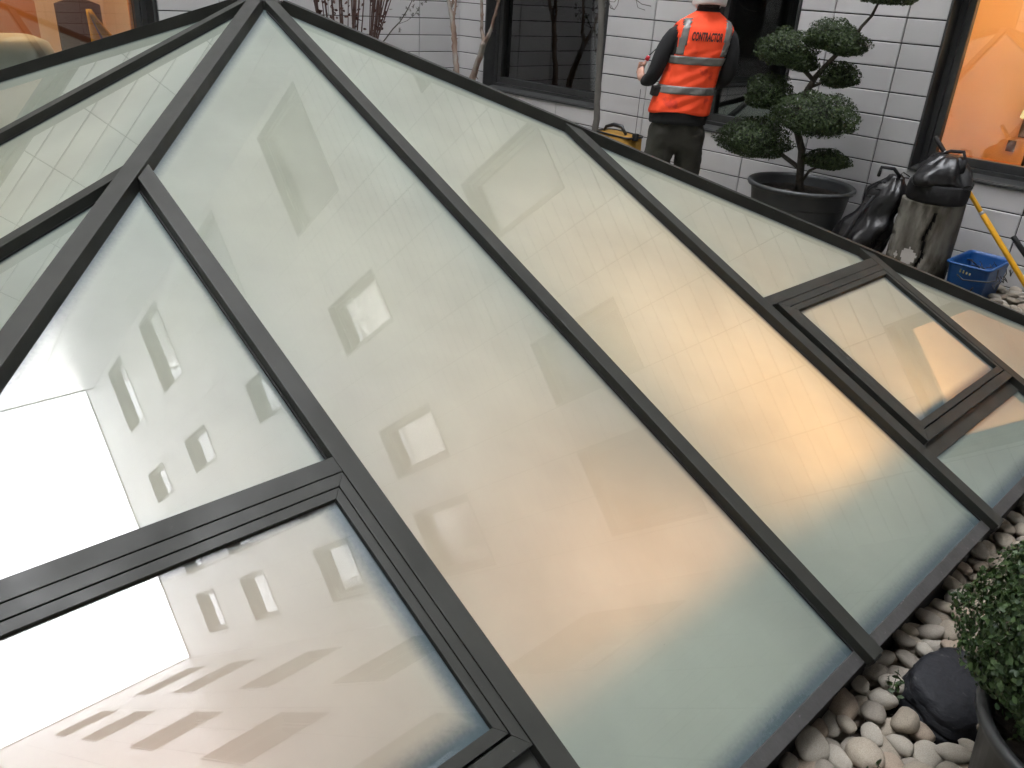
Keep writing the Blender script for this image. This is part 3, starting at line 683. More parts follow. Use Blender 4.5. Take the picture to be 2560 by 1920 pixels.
# two seedlings between the pebbles
for (sx_, sy_, sz_, lb) in ((-.345, 1.775, .035, "tiny green seedling between the pebbles at the bottom edge"), (-.455, 2.16, .02, "tiny dark seedling beside the left end of the slate boulder")):
    rt = empty("seedling", (sx_, sy_, sz_ - .05), label=lb, cat="seedling"); mb = MB()
    pts, nn = [], []
    for k in range(7):
        a = k * 2.4; h = .05 + .012 * k; r_ = .028 - .002 * k; mb.tube([(0, 0, 0), (math.cos(a) * r_ * .5, math.sin(a) * r_ * .5, h * .6), (math.cos(a) * r_, math.sin(a) * r_, h)], .0011, 5)
        for q in range(3): pts.append((math.cos(a) * r_ * (1 - .2 * q), math.sin(a) * r_ * (1 - .2 * q), h - .012 * q)); nn.append((math.cos(a) * .5, math.sin(a) * .5, 1))
    mb.build("stem", M_BARK, rt, smooth=True); leaves("leaf", pts, nn, .022, M_LEAF2, rt, aspect=.6)

# ---- bare stems left of the corner and in front of the first window
M_PEEL = pbr("peeling_bark", (0.19, 0.115, 0.085), 0.8, col2=(0.30, 0.22, 0.17), scale=9, bump=.7, bscale=40, col3=(0.30, 0.28, 0.25), s3=6, t3=(.52, .6), stretch=(1, 1, .35))
M_GREY = pbr("grey_bark", (0.10, 0.095, 0.085), 0.85, col2=(0.16, 0.15, 0.135), scale=12, bump=.4, bscale=50, stretch=(1, 1, .3))
M_RED = pbr("red_twig", (0.065, 0.032, 0.026), 0.75, col2=(0.10, 0.055, 0.045), scale=20)
M_RLEAF = leaf_mat("withered_leaf", (0.05, 0.022, 0.018), (0.10, 0.045, 0.035), .7)
M_MLEAF = leaf_mat("maple_leaf_dark", (0.03, 0.028, 0.02), (0.07, 0.06, 0.04), .6)
def curls(mb, pts, rad, n, sz):
    for k in range(n):
        i = random.randrange(len(pts) - 1); f = random.random(); p = Vector(pts[i]).lerp(Vector(pts[i + 1]), f); a = random.uniform(0, 6.28); d = Vector((math.cos(a), math.sin(a), random.uniform(-.3, .3)))
        r = rad; s = Vector((-d.y, d.x, 0)) * sz * .6; u = Vector((0, 0, 1)) * sz
        q = p + d * r * .9; e = p + d * (r + sz * random.uniform(.3, .8)) + u * random.uniform(-.5, .9)
        mb.poly([q - s, q + s, e + s * .5, e - s * .5]); mb.poly([q - s + u * .4, q + s + u * .4, e + s * .5 + d * .002, e - s * .5 + d * .002])
def trunk_thing(name, label, cat, paths, mat, org, peel=0, twigs=None, **k):
    root = empty(name, org, label=label, cat=cat, **k); O = Vector(org)
    mb = MB(); tw = MB()
    for pts, r in paths:
        pts = [Vector(p) - O for p in pts]; tgt = mb if max(r if hasattr(r, '__len__') else [r]) > .009 else tw
        fine = []; rf = []
        rr_ = r if hasattr(r, '__len__') else [r] * len(pts)
        for i in range(len(pts) - 1):
            for q in range(5): fine.append(pts[i].lerp(pts[i + 1], q / 5) + Vector((random.gauss(0, 1), random.gauss(0, 1), 0)) * rr_[i] * .10); rf.append((rr_[i] + (rr_[i + 1] - rr_[i]) * q / 5) * random.uniform(.92, 1.1))
        fine.append(pts[-1]); rf.append(rr_[-1]); tgt.tube(fine, rf, 9)
        if peel and tgt is mb: curls(mb, pts, rr_[0] * .9, peel, .022)
    if mb.f: mb.build("trunk", mat, root, smooth=True, fixn=False)
    if tw.f: tw.build("branch", mat, root, smooth=True)
    return root
trunk_thing("peeling_trunk", "thin reddish trunk with peeling bark rising left of the wall corner, forking high up", "tree",
    [([(-7.36, 6.3, -.1), (-7.385, 6.3, .5), (-7.39, 6.3, .93), (-7.43, 6.3, 1.11), (-7.45, 6.3, 1.32), (-7.49, 6.3, 1.48), (-7.57, 6.3, 1.66), (-7.66, 6.3, 2.0), (-7.7, 6.3, 2.6)], [.042, .036, .033, .030, .029, .027, .022, .018, .012]),
     ([(-7.47, 6.3, 1.46), (-7.45, 6.3, 1.56), (-7.45, 6.32, 1.70), (-7.42, 6.34, 2.1)], [.014, .012, .011, .009]), ([(-7.53, 6.3, 1.56), (-7.49, 6.3, 1.62), (-7.48, 6.3, 1.8)], [.014, .013, .010])], M_PEEL, (-7.36, 6.3, 0), peel=14)
trunk_thing("peeling_trunk", "leaning reddish peeling trunk in front of the dark window frame, forked into pale limbs", "tree",
    [([(-7.22, 6.3, -.1), (-7.18, 6.3, .6), (-7.12, 6.3, .91), (-7.04, 6.3, 1.09), (-6.955, 6.3, 1.29)], [.045, .04, .036, .033, .030]),
     ([(-6.96, 6.3, 1.28), (-7.01, 6.3, 1.40), (-7.01, 6.3, 1.50), (-7.03, 6.3, 1.68), (-7.05, 6.3, 2.1)], [.024, .019, .016, .014, .012]),
     ([(-6.955, 6.3, 1.28), (-6.90, 6.3, 1.35), (-6.86, 6.3, 1.42), (-6.80, 6.3, 1.60), (-6.74, 6.3, 1.80), (-6.6, 6.3, 2.2)], [.024, .021, .018, .015, .014, .011])], M_PEEL, (-7.22, 6.3, 0), peel=12)
trunk_thing("smooth_trunk", "slim smooth grey trunk standing against the right frame of the dark window", "tree",
    [([(-5.30, 6.3, -.1), (-5.315, 6.3, .5), (-5.33, 6.3, .9), (-5.365, 6.3, 1.35), (-5.40, 6.3, 1.77), (-5.44, 6.3, 2.5)], [.033, .031, .029, .027, .027, .022]),
     ([(-5.39, 6.28, 1.9), (-5.3, 6.25, 1.83), (-5.27, 6.25, 1.76), (-5.25, 6.25, 1.71), (-5.2, 6.25, 1.70)], .004), ([(-5.27, 6.25, 1.76), (-5.21, 6.25, 1.76), (-5.17, 6.25, 1.80)], .0028),
     ([(-5.2, 6.25, 1.70), (-5.17, 6.25, 1.74), (-5.16, 6.25, 1.80)], .0028), ([(-5.22, 6.25, 1.70), (-5.24, 6.25, 1.73)], .0025), ([(-5.42, 6.3, 2.1), (-5.1, 6.25, 1.9), (-4.97, 6.25, 1.79), (-4.90, 6.25, 1.76), (-4.80, 6.25, 1.75)], .0035), ([(-4.97, 6.25, 1.79), (-4.94, 6.25, 1.73), (-4.86, 6.25, 1.715)], .0025)], M_GREY, (-5.30, 6.3, 0))
# red multi stem shrub
paths = []; lp = []; ln_ = []
for k in range(26):
    y0 = random.uniform(4.95, 5.12); yt = 4.55 + (k / 25) * .95 + random.uniform(-.05, .05); xx = -7.6 + random.uniform(-.12, .12); xt = xx + random.uniform(-.1, .2)
    pts = [(xx, y0, -.05), (xx, y0 * .6 + yt * .4, .7), (xx * .5 + xt * .5, yt * .75 + y0 * .25, 1.2), (xt, yt, 1.75 + random.uniform(-.1, .3))]
    paths.append((pts, random.choice([.0085, .006, .0045, .0075]))) 
    for q in range(14):
        f = random.uniform(.45, 1); i = min(int(f * 3), 2); p = Vector(pts[i]).lerp(Vector(pts[i + 1]), f * 3 - i) + Vector([random.gauss(0, .022) for _ in range(3)])
        lp.append(p - Vector((-7.6, 5.03, 0))); ln_.append((random.gauss(0, 1), random.gauss(0, 1), random.gauss(0, 1)))
sh = trunk_thing("bare_shrub", "dark red multi stemmed shrub with shrivelled leaves behind the skylight apex", "shrub", paths, M_RED, (-7.6, 5.03, 0))
leaves("withered_leaves", lp, ln_, .045, M_RLEAF, sh, aspect=.6)
paths = []; lp = []; ln_ = []
for k in range(7):
    y0 = 5.22 + random.uniform(-.02, .02); yt = 5.25 + k * .05
    paths.append(([(-7.5, y0, -.05), (-7.5, y0 - .02, .8), (-7.5, y0 + (yt - y0) * .4, 1.3), (-7.5, yt, 1.75)], .0055))
sh2 = trunk_thing("bare_shrub", "slim dark multi stemmed shrub beside the red shrub, curving to the right", "shrub", paths, M_RED, (-7.5, 5.22, 0))
# maple with a few star shaped leaves
mp = [([(-7.5, 5.30, -.05), (-7.5, 5.33, .8), (-7.5, 5.4, 1.24), (-7.5, 5.52, 1.36), (-7.5, 5.61, 1.43), (-7.5, 5.70, 1.54), (-7.5, 5.78, 1.66), (-7.5, 5.86, 1.9)], [.0088, .008, .007, .006, .006, .005, .004, .003]),
      ([(-7.5, 5.60, 1.41), (-7.5, 5.70, 1.44), (-7.5, 5.80, 1.50), (-7.5, 5.84, 1.55)], .0025)]
mt = trunk_thing("young_maple", "young maple twig with a few dark star shaped leaves against the left tiled wall", "maple", mp, M_BARK, (-7.5, 5.30, 0))
mb = MB()
for k, (a, b) in enumerate([(5.58, 1.35), (5.56, 1.37), (5.70, 1.52), (5.67, 1.50), (5.73, 1.55), (5.69, 1.56), (5.83, 1.56), (5.84, 1.50), (5.86, 1.60), (5.80, 1.58), (5.90, 1.66), (5.78, 1.64), (5.86, 1.66), (5.93, 1.62), (5.76, 1.50), (5.64, 1.46), (5.88, 1.55)]):
    c = Vector((0 + random.uniform(-.04, .04), a - 5.30, b)); ax = Vector((random.gauss(.6, .3), random.gauss(0, .3), random.gauss(0, .3))).normalized(); u = ax.orthogonal().normalized(); w = ax.cross(u); sz = random.uniform(.032, .05)
    a0 = random.uniform(0, 6.28)
    for q in range(5):
        t = a0 + (q - 2) * .72; d = u * math.cos(t) + w * math.sin(t); e = u * math.cos(t + 1.57) + w * math.sin(t + 1.57); ll = sz * (1 - .12 * abs(q - 2))
        mb.poly([c, c + d * ll * .45 + e * sz * .11, c + d * ll, c + d * ll * .45 - e * sz * .11])
mb.build("leaves", M_MLEAF, mt, fixn=False)
# ================================================================== CONTRACTOR
PX, PY, PROT = -4.015, 5.76, D2R(50)
M_SKIN = pbr("skin", (0.50, 0.29, 0.21), 0.55, col2=(0.42, 0.22, 0.16), scale=25)
M_JUMP = pbr("black_jumper", (0.012, 0.012, 0.013), 0.9, bump=.25, bscale=160)
M_TROU = pbr("olive_trousers", (0.034, 0.032, 0.026), 0.9, col2=(0.046, 0.043, 0.035), scale=6, bump=.3, bscale=140)
M_VEST = pbr("fluorescent_orange", (1.0, 0.085, 0.018), 0.75, col2=(0.95, 0.068, 0.014), scale=7, bump=.12, bscale=120, col3=(0.72, 0.04, 0.014), s3=9, t3=(0.62, 0.7))
M_BAND = pbr("reflective_band", (0.16, 0.155, 0.145), 0.4, col2=(0.19, 0.18, 0.17), scale=20)
M_TEXT = pbr("black_print", (0.035, 0.008, 0.006), 0.8)
M_HELM = pbr("white_helmet_shell", (0.80, 0.80, 0.80), 0.3)
M_HAIR = pbr("dark_hair", (0.016, 0.013, 0.012), 0.7, bump=.5, bscale=120)
M_BOOT = pbr("work_boot", (0.03, 0.024, 0.018), 0.7)
MS = 1.03
man = empty("person", (PX, PY, 0), PROT, label="contractor in an orange vest and white helmet standing with his back to the camera", cat="person")
def skin_mesh(verts, edges, radii, sub=2):
    me = bpy.data.meshes.new("tmp"); me.from_pydata([tuple(v) for v in verts], edges, []); o = bpy.data.objects.new("tmp", me); COL.objects.link(o)
    o.modifiers.new("s", 'SKIN'); md = o.modifiers.new("b", 'SUBSURF'); md.levels = sub; md.render_levels = sub
    for i, r in enumerate(radii):
        sv = me.skin_vertices[0].data[i]; sv.radius = r if hasattr(r, '__len__') else (r, r); sv.use_root = (i == 0)
    bpy.context.view_layer.update(); dg = bpy.context.evaluated_depsgraph_get(); ev = o.evaluated_get(dg); m2 = bpy.data.meshes.new_from_object(ev)
    bpy.data.objects.remove(o); return m2
def join_parts(name, meshes, mat, parent):
    bm = bmesh.new()
    for m in meshes: bm.from_mesh(m)
    me = bpy.data.meshes.new(name); bm.to_mesh(me); bm.free(); me.materials.clear(); me.materials.append(mat)
    me.polygons.foreach_set("use_smooth", [True] * len(me.polygons)); me.polygons.foreach_set("material_index", [0] * len(me.polygons))
    o = bpy.data.objects.new(name, me); COL.objects.link(o); o.parent = parent; return o
LH = Vector((-.325, .315, 1.255)); RH = Vector((.20, .34, 1.16))
V = [(0, 0, .98), (0, .0, 1.15), (0, .01, 1.35), (0, .015, 1.52), (0, .025, 1.64), (0, .045, 1.71), (0, .06, 1.79), (0, .055, 1.86),
     (-.10, 0, .90), (-.12, .02, .50), (-.12, -.01, .10), (-.125, .07, .04), (-.13, .15, .025), (.10, 0, .90), (.12, .03, .50), (.12, 0, .10), (.125, .08, .04), (.13, .16, .025),
     (-.19, .015, 1.56), (-.285, -.01, 1.22), (-.325, .20, 1.195), tuple(LH), (.19, .015, 1.54), (.28, .0, 1.25), (.24, .22, 1.16), tuple(RH)]
Ed = [(0, 1), (1, 2), (2, 3), (3, 4), (4, 5), (5, 6), (6, 7), (0, 8), (8, 9), (9, 10), (10, 11), (11, 12), (0, 13), (13, 14), (14, 15), (15, 16), (16, 17), (3, 18), (18, 19), (19, 20), (20, 21), (3, 22), (22, 23), (23, 24), (24, 25)]
Ra = [(.15, .11), (.14, .10), (.16, .11), (.15, .10), (.06, .06), (.062, .07), (.078, .095), (.06, .07), .085, .058, .042, .045, .03, .085, .058, .042, .045, .03, .055, .044, .031, (.036, .022), .055, .044, .031, (.036, .022)]
parts = [skin_mesh(V, Ed, Ra)]
def finger(base, dirs, lens, r0):
    mb = MB(); p = Vector(base); pts = [p.copy()]
    for d, l in zip(dirs, lens): p = p + Vector(d).normalized() * l; pts.append(p.copy())
    fine = []; rr_ = []
    for i in range(len(pts) - 1):
        fine += [pts[i], pts[i].lerp(pts[i + 1], .5)]; rr_ += [r0 * (1 - .1 * i) * 1.04, r0 * (.94 - .1 * i)]
    fine.append(pts[-1]); rr_.append(r0 * .66); fine.append(pts[-1] + Vector(dirs[-1]).normalized() * r0 * .5); rr_.append(r0 * .3)
    mb.tube(fine, rr_, 8); me = bpy.data.meshes.new("f"); me.from_pydata(mb.v, [], mb.f); return me
for H, sg in ((LH, 1), (RH, -1)):
    for q, (dz, ln_f) in enumerate(((.030, .9), (.010, 1.0), (-.010, .95), (-.028, .78))):
        parts.append(finger(H + Vector((-.012 * sg, .012, dz)), [(.15 * sg, 1, .25), (.9 * sg, .75, .05), (1 * sg, -.35, -.1)], [.034 * ln_f, .026 * ln_f, .020 * ln_f], .0095))
    parts.append(finger(H + Vector((.012 * sg, -.005, .026)), [(.6 * sg, .5, .9), (.35 * sg, .9, .3)], [.034, .028], .0108))
# head: cranium, nose, ears, brow modelled as one lumpy surface joined to the neck
bm = bmesh.new(); bmesh.ops.create_icosphere(bm, subdivisions=4, radius=1)
for v in bm.verts:
    c = v.co.copy(); x, y, z = c
    f = max(0, y); y2 = y * .098; x2 = x * .076 * (1 - .18 * max(0, -z)); z2 = z * .118
    nose = math.exp(-(x / .16) ** 2 - ((z + .12) / .24) ** 2) * f; y2 += nose * .022 * (1 - max(0, z))
    for s in (-1, 1):
        y2 -= .010 * math.exp(-((x - s * .38) / .17) ** 2 - ((z - .10) / .12) ** 2) * f
        e = math.exp(-((y + .02) / .20) ** 2 - ((z + .02) / .26) ** 2) * (1 if x * s > .9 else 0); x2 += s * .016 * e
    y2 += .006 * math.exp(-(x / .3) ** 2 - ((z + .47) / .07) ** 2) * f - .006 * math.exp(-(x / .3) ** 2 - ((z + .42) / .03) ** 2) * f
    y2 += .012 * math.exp(-(x / .35) ** 2 - ((z + .85) / .2) ** 2) * f
    v.co = Vector((x2, y2 + .065, z2 + 1.80))
me = bpy.data.meshes.new("h"); bm.to_mesh(me); bm.free(); parts.append(me)
body = join_parts("body", parts, M_SKIN, man)
def ell(z, a, b, cx=0, cy=0, n=48, e=2.3, zf=None):
    out = []
    for k in range(n):
        t = 2 * math.pi * k / n; c, s = math.cos(t), math.sin(t)
        out.append(Vector((cx + a * math.copysign(abs(c) ** (2 / e), c), cy + b * math.copysign(abs(s) ** (2 / e), s), z + (zf(t) if zf else 0))))
    return out
def interp(S, z):
    for p, q in zip(S[:-1], S[1:]):
        if p[0] <= z <= q[0]:
            f = (z - p[0]) / (q[0] - p[0]); f = f * f * (3 - 2 * f) * .35 + f * .65
            return [p[i] + (q[i] - p[i]) * f for i in range(1, 5)]
    return list(S[-1][1:] if z > S[-1][0] else S[0][1:])
VS = [(.985, .238, .160, -.01, 0), (1.08, .228, .152, -.01, 0), (1.17, .212, .142, -.005, .0), (1.30, .205, .138, 0, .005), (1.42, .222, .142, 0, .005), (1.52, .238, .135, 0, .01), (1.585, .236, .115, 0, .012), (1.625, .200, .095, 0, .015), (1.665, .140, .082, 0, .02), (1.70, .085, .075, 0, .025)]
def wr(p, t, z, amp=1.0):     # cloth folds
    k = noise.noise(Vector((math.cos(t) * 2.2, math.sin(t) * 2.2, z * 5.5))) * .010 + noise.noise(Vector((math.cos(t) * 6 + 4, math.sin(t) * 6, z * 14))) * .0035
    if 1.0 < z < 1.45: k += .004 * math.sin(z * 70 + 5 * math.sin(t * 2)) * max(0, math.sin(t * 1.5 + 1))
    return k * amp
def vring(z, off, n=96):
    a, b, cx, cy = interp(VS, z); R_ = ell(z, a + off, b + off, cx, cy, n)
    for i, p in enumerate(R_):
        t = 2 * math.pi * i / n; d = Vector((math.cos(t), math.sin(t), 0)); R_[i] = p + d * wr(p, t, z, 1 if z < 1.6 else .3)
        if z < 1.0: R_[i].z += .012 * math.sin(t * 3 + 1)
    return R_
zs = list(np.linspace(.985, 1.70, 44)); n = 96
def hole(z, k):
    t = 2 * math.pi * (k + .5) / n; c = abs(math.cos(t)); return 1.33 < z < 1.60 and c > .80 + .15 * abs((z - 1.46) / .14) ** 3
mb = MB(); mb.loft([vring(z, 0) for z in zs], cap=False, keep=lambda i, k: not hole((zs[i] + zs[i + 1]) / 2, k))
vest = mb.build("hi_vis_vest", M_VEST, man, smooth=True, solid=.004)
def bandring(z0, z1, off=.0035, keep=None):
    zz = list(np.linspace(z0, z1, 5)); m = MB(); m.loft([vring(z, off) for z in zz], cap=False, keep=keep); return m
bandring(1.335, 1.392).build("reflective_band", M_BAND, vest, smooth=True, solid=.002)
bandring(1.125, 1.182).build("reflective_band", M_BAND, vest, smooth=True, solid=.002)
for c0, c1 in ((-.185, -.132), (.148, .200)):
    zz = [z for z in zs if z > 1.385 and z < 1.66]; m = MB(); rings = [vring(z, .0045) for z in zz]
    for i in range(len(zz) - 1):
        for k in range(n):
            p = rings[i][k]; q = rings[i][(k + 1) % n]
            if (p.y < 0) and c0 - .0 <= (p.x + q.x) / 2 <= c1: m.poly([rings[i][k], rings[i][(k + 1) % n], rings[i + 1][(k + 1) % n], rings[i + 1][k]])
    m.build("shoulder_band", M_BAND, vest, smooth=True, weld=True, solid=.002)
def vest_back(x, z):
    a, b, cx, cy = interp(VS, z); u = max(-.98, min(.98, (x - cx) / a)); return cy - b * (1 - abs(u) ** 2.3) ** (1 / 2.3)
tc_ = bpy.data.curves.new("t", 'FONT'); tc_.body = "CONTRACTOR"; tc_.size = .078; tc_.align_x = 'CENTER'; tc_.space_character = 1.03; tc_.offset = .0032
to = bpy.data.objects.new("t", tc_); COL.objects.link(to); bpy.context.view_layer.update()
tm = bpy.data.meshes.new_from_object(to.evaluated_get(bpy.context.evaluated_depsgraph_get())); bpy.data.objects.remove(to)
bm = bmesh.new(); bm.from_mesh(tm); bmesh.ops.triangulate(bm, faces=bm.faces); bmesh.ops.subdivide_edges(bm, edges=[e for e in bm.edges if e.calc_length() > .012], cuts=2)
xs = [v.co.x for v in bm.verts]; wdt = max(xs) - min(xs); mx_ = (max(xs) + min(xs)) / 2; scx = .232 / wdt
for v in bm.verts:
    x = (v.co.x - mx_) * scx + .008; z = 1.505 + v.co.y; t = math.atan2(-1, x / .2)
    v.co = Vector((x, vest_back(x, z) - .0135, z))
me = bpy.data.meshes.new("back_print"); bm.to_mesh(me); bm.free(); me.materials.append(M_TEXT); o = bpy.data.objects.new("back_print", me); COL.objects.link(o); o.parent = vest
# jumper: torso and sleeves
mb = MB(); JS = [(.905, .222, .152, -.01, 0), (1.0, .222, .146, -.01, 0), (1.17, .200, .132, 0, 0), (1.30, .196, .128, 0, .005), (1.42, .212, .132, 0, .005), (1.52, .226, .125, 0, .01), (1.585, .215, .105, 0, .012), (1.63, .170, .085, 0, .015), (1.69, .085, .072, 0, .03), (1.735, .078, .076, 0, .045)]
mb.loft([ell(z, *interp(JS, z), n=40) for z in np.linspace(.905, 1.735, 30)]); me = bpy.data.meshes.new("j"); me.from_pydata([tuple(v) for v in mb.v], [], mb.f)
slv = [me]
for s, E_, W_ in ((-1, (-.290, -.015, 1.215), (-.318, .10, 1.185)), (1, (.285, -.0, 1.245), (.245, .20, 1.165))):
    P_ = [(s * .12, .01, 1.56), (s * .20, .01, 1.555), (s * .245, -.005, 1.46), (s * .275, -.012, 1.33), E_, W_]
    slv.append(skin_mesh(P_, [(i, i + 1) for i in range(5)], [.05, .070, .073, .068, .062, .050]))
jump = join_parts("jumper", slv, M_JUMP, man)
md = jump.modifiers.new("folds", 'DISPLACE'); tx = bpy.data.textures.new("folds", 'CLOUDS'); tx.noise_scale = .07; md.texture = tx; md.strength = .018
# trousers
P_ = [(0, 0, 1.0), (0, 0, .86), (-.115, 0, .74), (-.130, .015, .50), (-.125, .0, .25), (-.122, -.01, .09), (.115, 0, .74), (.130, .02, .50), (.125, .005, .25), (.122, .0, .09)]
R_ = [(.205, .142), (.205, .150), (.125, .128), (.105, .105), (.090, .092), (.085, .088), (.125, .128), (.105, .105), (.09, .092), (.085, .088)]
tm = skin_mesh(P_, [(0, 1), (1, 2), (2, 3), (3, 4), (4, 5), (1, 6), (6, 7), (7, 8), (8, 9)], R_, 3)
tr = join_parts("trousers", [tm], M_TROU, man)
md = tr.modifiers.new("folds", 'DISPLACE'); md.texture = tx; md.strength = .030
for s in (-1, 1):
    m = MB(); cx = s * .125
    m.loft([[Vector((cx + math.cos(t) * a, cy + math.sin(t) * b, z)) for t in np.linspace(0, 2 * math.pi, 16, endpoint=False)] for z, a, b, cy in ((0, .05, .145, .05), (.03, .053, .148, .05), (.06, .050, .13, .04), (.10, .048, .075, .0), (.17, .05, .058, -.01))]); m.build("boot", M_BOOT, man, smooth=True)
# hair and helmet
mb = MB(); mb.loft([[Vector((math.cos(t) * a, .045 + cy + math.sin(t) * b, z)) for t in np.linspace(0, 2 * math.pi, 24, endpoint=False)] for z, a, b, cy in ((1.715, .066, .060, -.012), (1.74, .078, .082, -.008), (1.78, .086, .094, -.004), (1.82, .086, .098, 0), (1.87, .06, .07, 0))])
mb.build("hair", M_HAIR, man, smooth=True)
mb = MB(); rings = []
for z, q in ((1.768, 1.06), (1.776, 1.10), (1.82, 1.08), (1.90, .99), (1.93, .86), (1.955, .62), (1.965, .3)):
    rings.append([Vector((math.cos(t) * .112 * q, .058 + math.sin(t) * .140 * q, z - (.030 * abs(math.cos(t)) ** 3 + .012 * max(0, -math.sin(t)) if z < 1.79 else 0))) for t in np.linspace(0, 2 * math.pi, 40, endpoint=False)])
mb.loft(rings); hel = mb.build("helmet", M_HELM, man, smooth=True)
for s in (-1, 1): mb = MB(); mb.tube([(s * .100, .03, 1.81), (s * .098, .045, 1.765), (s * .086, .07, 1.72)], [.008, .006, .005], 6); mb.build("chin_strap", M_HELM, hel, smooth=True)
# belt pouch on the left hip
mb = MB(); mb.box((-.27, -.06, 1.095), (-.215, .03, 1.165)); mb.build("belt_clip", M_HAIR, man, bevel=.008)
man.scale = (MS, MS, MS)
# he stands with his upper body leaning to the right
for ch in [c for c in man.children] + [c for q in man.children for c in q.children]:
    for v in ch.data.vertices:
        if v.co.z > .95: v.co.x += .155 * (v.co.z - .95)
# tool in the left hand (its own thing)
def lw(p):
    p = ((p[0] + .155 * (p[2] - .95)) * MS, p[1] * MS, p[2] * MS); c, s = math.cos(PROT), math.sin(PROT); return Vector((PX + p[0] * c - p[1] * s, PY + p[0] * s + p[1] * c, p[2]))
tl = empty("hand_tool", lw((LH.x, LH.y, 1.2)), label="small red and white hand tool held by the contractor in front of him", cat="tool"); xf = lambda p: p - Vector(lw((LH.x, LH.y, 1.2)))
mb = MB(); mb.tube([lw((LH.x + .02, LH.y + .02, 1.21)), lw((LH.x + .03, LH.y + .02, 1.30)), lw((LH.x + .045, LH.y + .02, 1.355))], [.012, .014, .012], 10); mb.build("handle", pbr("white_plastic", (.6, .55, .55), .4), tl, smooth=True, xf=xf)
mb = MB(); mb.tube([lw((LH.x + .035, LH.y + .02, 1.315)), lw((LH.x + .045, LH.y + .02, 1.35))], [.018, .016], 10); mb.build("collar", pbr("red_plastic", (.6, .02, .03), .4), tl, smooth=True, xf=xf)
mb = MB(); mb.tube([lw((LH.x + .045, LH.y + .02, 1.35)), lw((LH.x + .12, LH.y + .03, 1.44))], [.005, .003], 6); mb.build("blade", M_ALU, tl, smooth=True, xf=xf)

# ================================================================== KIT ALONG THE WALL
M_BLACKP = pbr("shiny_black_pvc", (0.008, 0.008, 0.009), 0.36, col2=(0.011, 0.011, 0.012), scale=5, bump=.9, bscale=11, rvar=.12)
M_WEB = pbr("black_webbing", (0.009, 0.009, 0.010), 0.85, bump=.3, bscale=200)
def lumpy(mb, cs, seed, n=44, amp=.12, m=0, fold=0):
    rings = []
    for j, (c, a, b) in enumerate(cs):
        c = Vector(c); ring = []
        for k in range(n):
            t = 2 * math.pi * k / n; f = 1 + amp * noise.noise(Vector((math.cos(t) * 1.3 + seed, math.sin(t) * 1.3, c.z * 4.5))) + amp * .45 * noise.noise(Vector((math.cos(t) * 3.5, math.sin(t) * 3.5 + seed, c.z * 11))) + fold * math.cos(t * 9 + seed + c.z * 4) * (j / len(cs))
            ring.append(c + Vector((math.cos(t) * a * f, math.sin(t) * b * f, .3 * a * amp * noise.noise(Vector((math.cos(t) * 2, math.sin(t) * 2, seed + j * .3))))))
        rings.append(ring)
    mb.loft(rings, m)
def spine(c0, c1, prof, n=16):
    out = []; c0, c1 = Vector(c0), Vector(c1)
    for i in range(n + 1):
        f = i / n; x = f * (len(prof) - 1); j = min(int(x), len(prof) - 2); g = x - j; g = g * g * (3 - 2 * g)
        a = prof[j][0] + (prof[j + 1][0] - prof[j][0]) * g; b = prof[j][1] + (prof[j + 1][1] - prof[j][1]) * g; out.append((c0.lerp(c1, f), a, b))
    return out
# tall slumped bag
bx, by = -2.66, 6.26; tb = empty("dry_bag", (bx, by, 0), label="tall shiny black PVC bag slumped against the log", cat="bag"); xf = lambda p: p - Vector((bx, by, 0))
mb = MB(); lumpy(mb, spine((bx, by, -.04), (-2.46, 6.42, .74), [(.175, .16), (.215, .18), (.19, .17), (.175, .15), (.135, .12), (.15, .115), (.06, .05)], 34), 2.2, 72, .34); mb.build("bag_body", M_BLACKP, tb, smooth=True, xf=xf)
mb = MB()
mb.tube([(bx + .03, by - .165, .10), (bx + .06, by - .175, .28), (bx + .10, by - .125, .45), (bx + .15, by - .035, .60)], [.012, .014, .014, .012], 6)
mb.tube([(-2.56, 6.33, .73), (-2.54, 6.3, .80), (-2.46, 6.33, .80), (-2.42, 6.38, .74)], .013, 6)
mb.build("strap", M_WEB, tb, smooth=True, xf=xf)
mb = MB()
for q in range(5):
    zc = .70 - q * .055; cx = -2.50 - q * .018; cy = 6.285 - q * .022
    mb.tube([(cx - .03, cy, zc), (cx - .005, cy - .015, zc + .006), (cx + .025, cy - .004, zc)], .006, 6)
mb.build("buckle", M_BLACKP, tb, smooth=True, xf=xf)
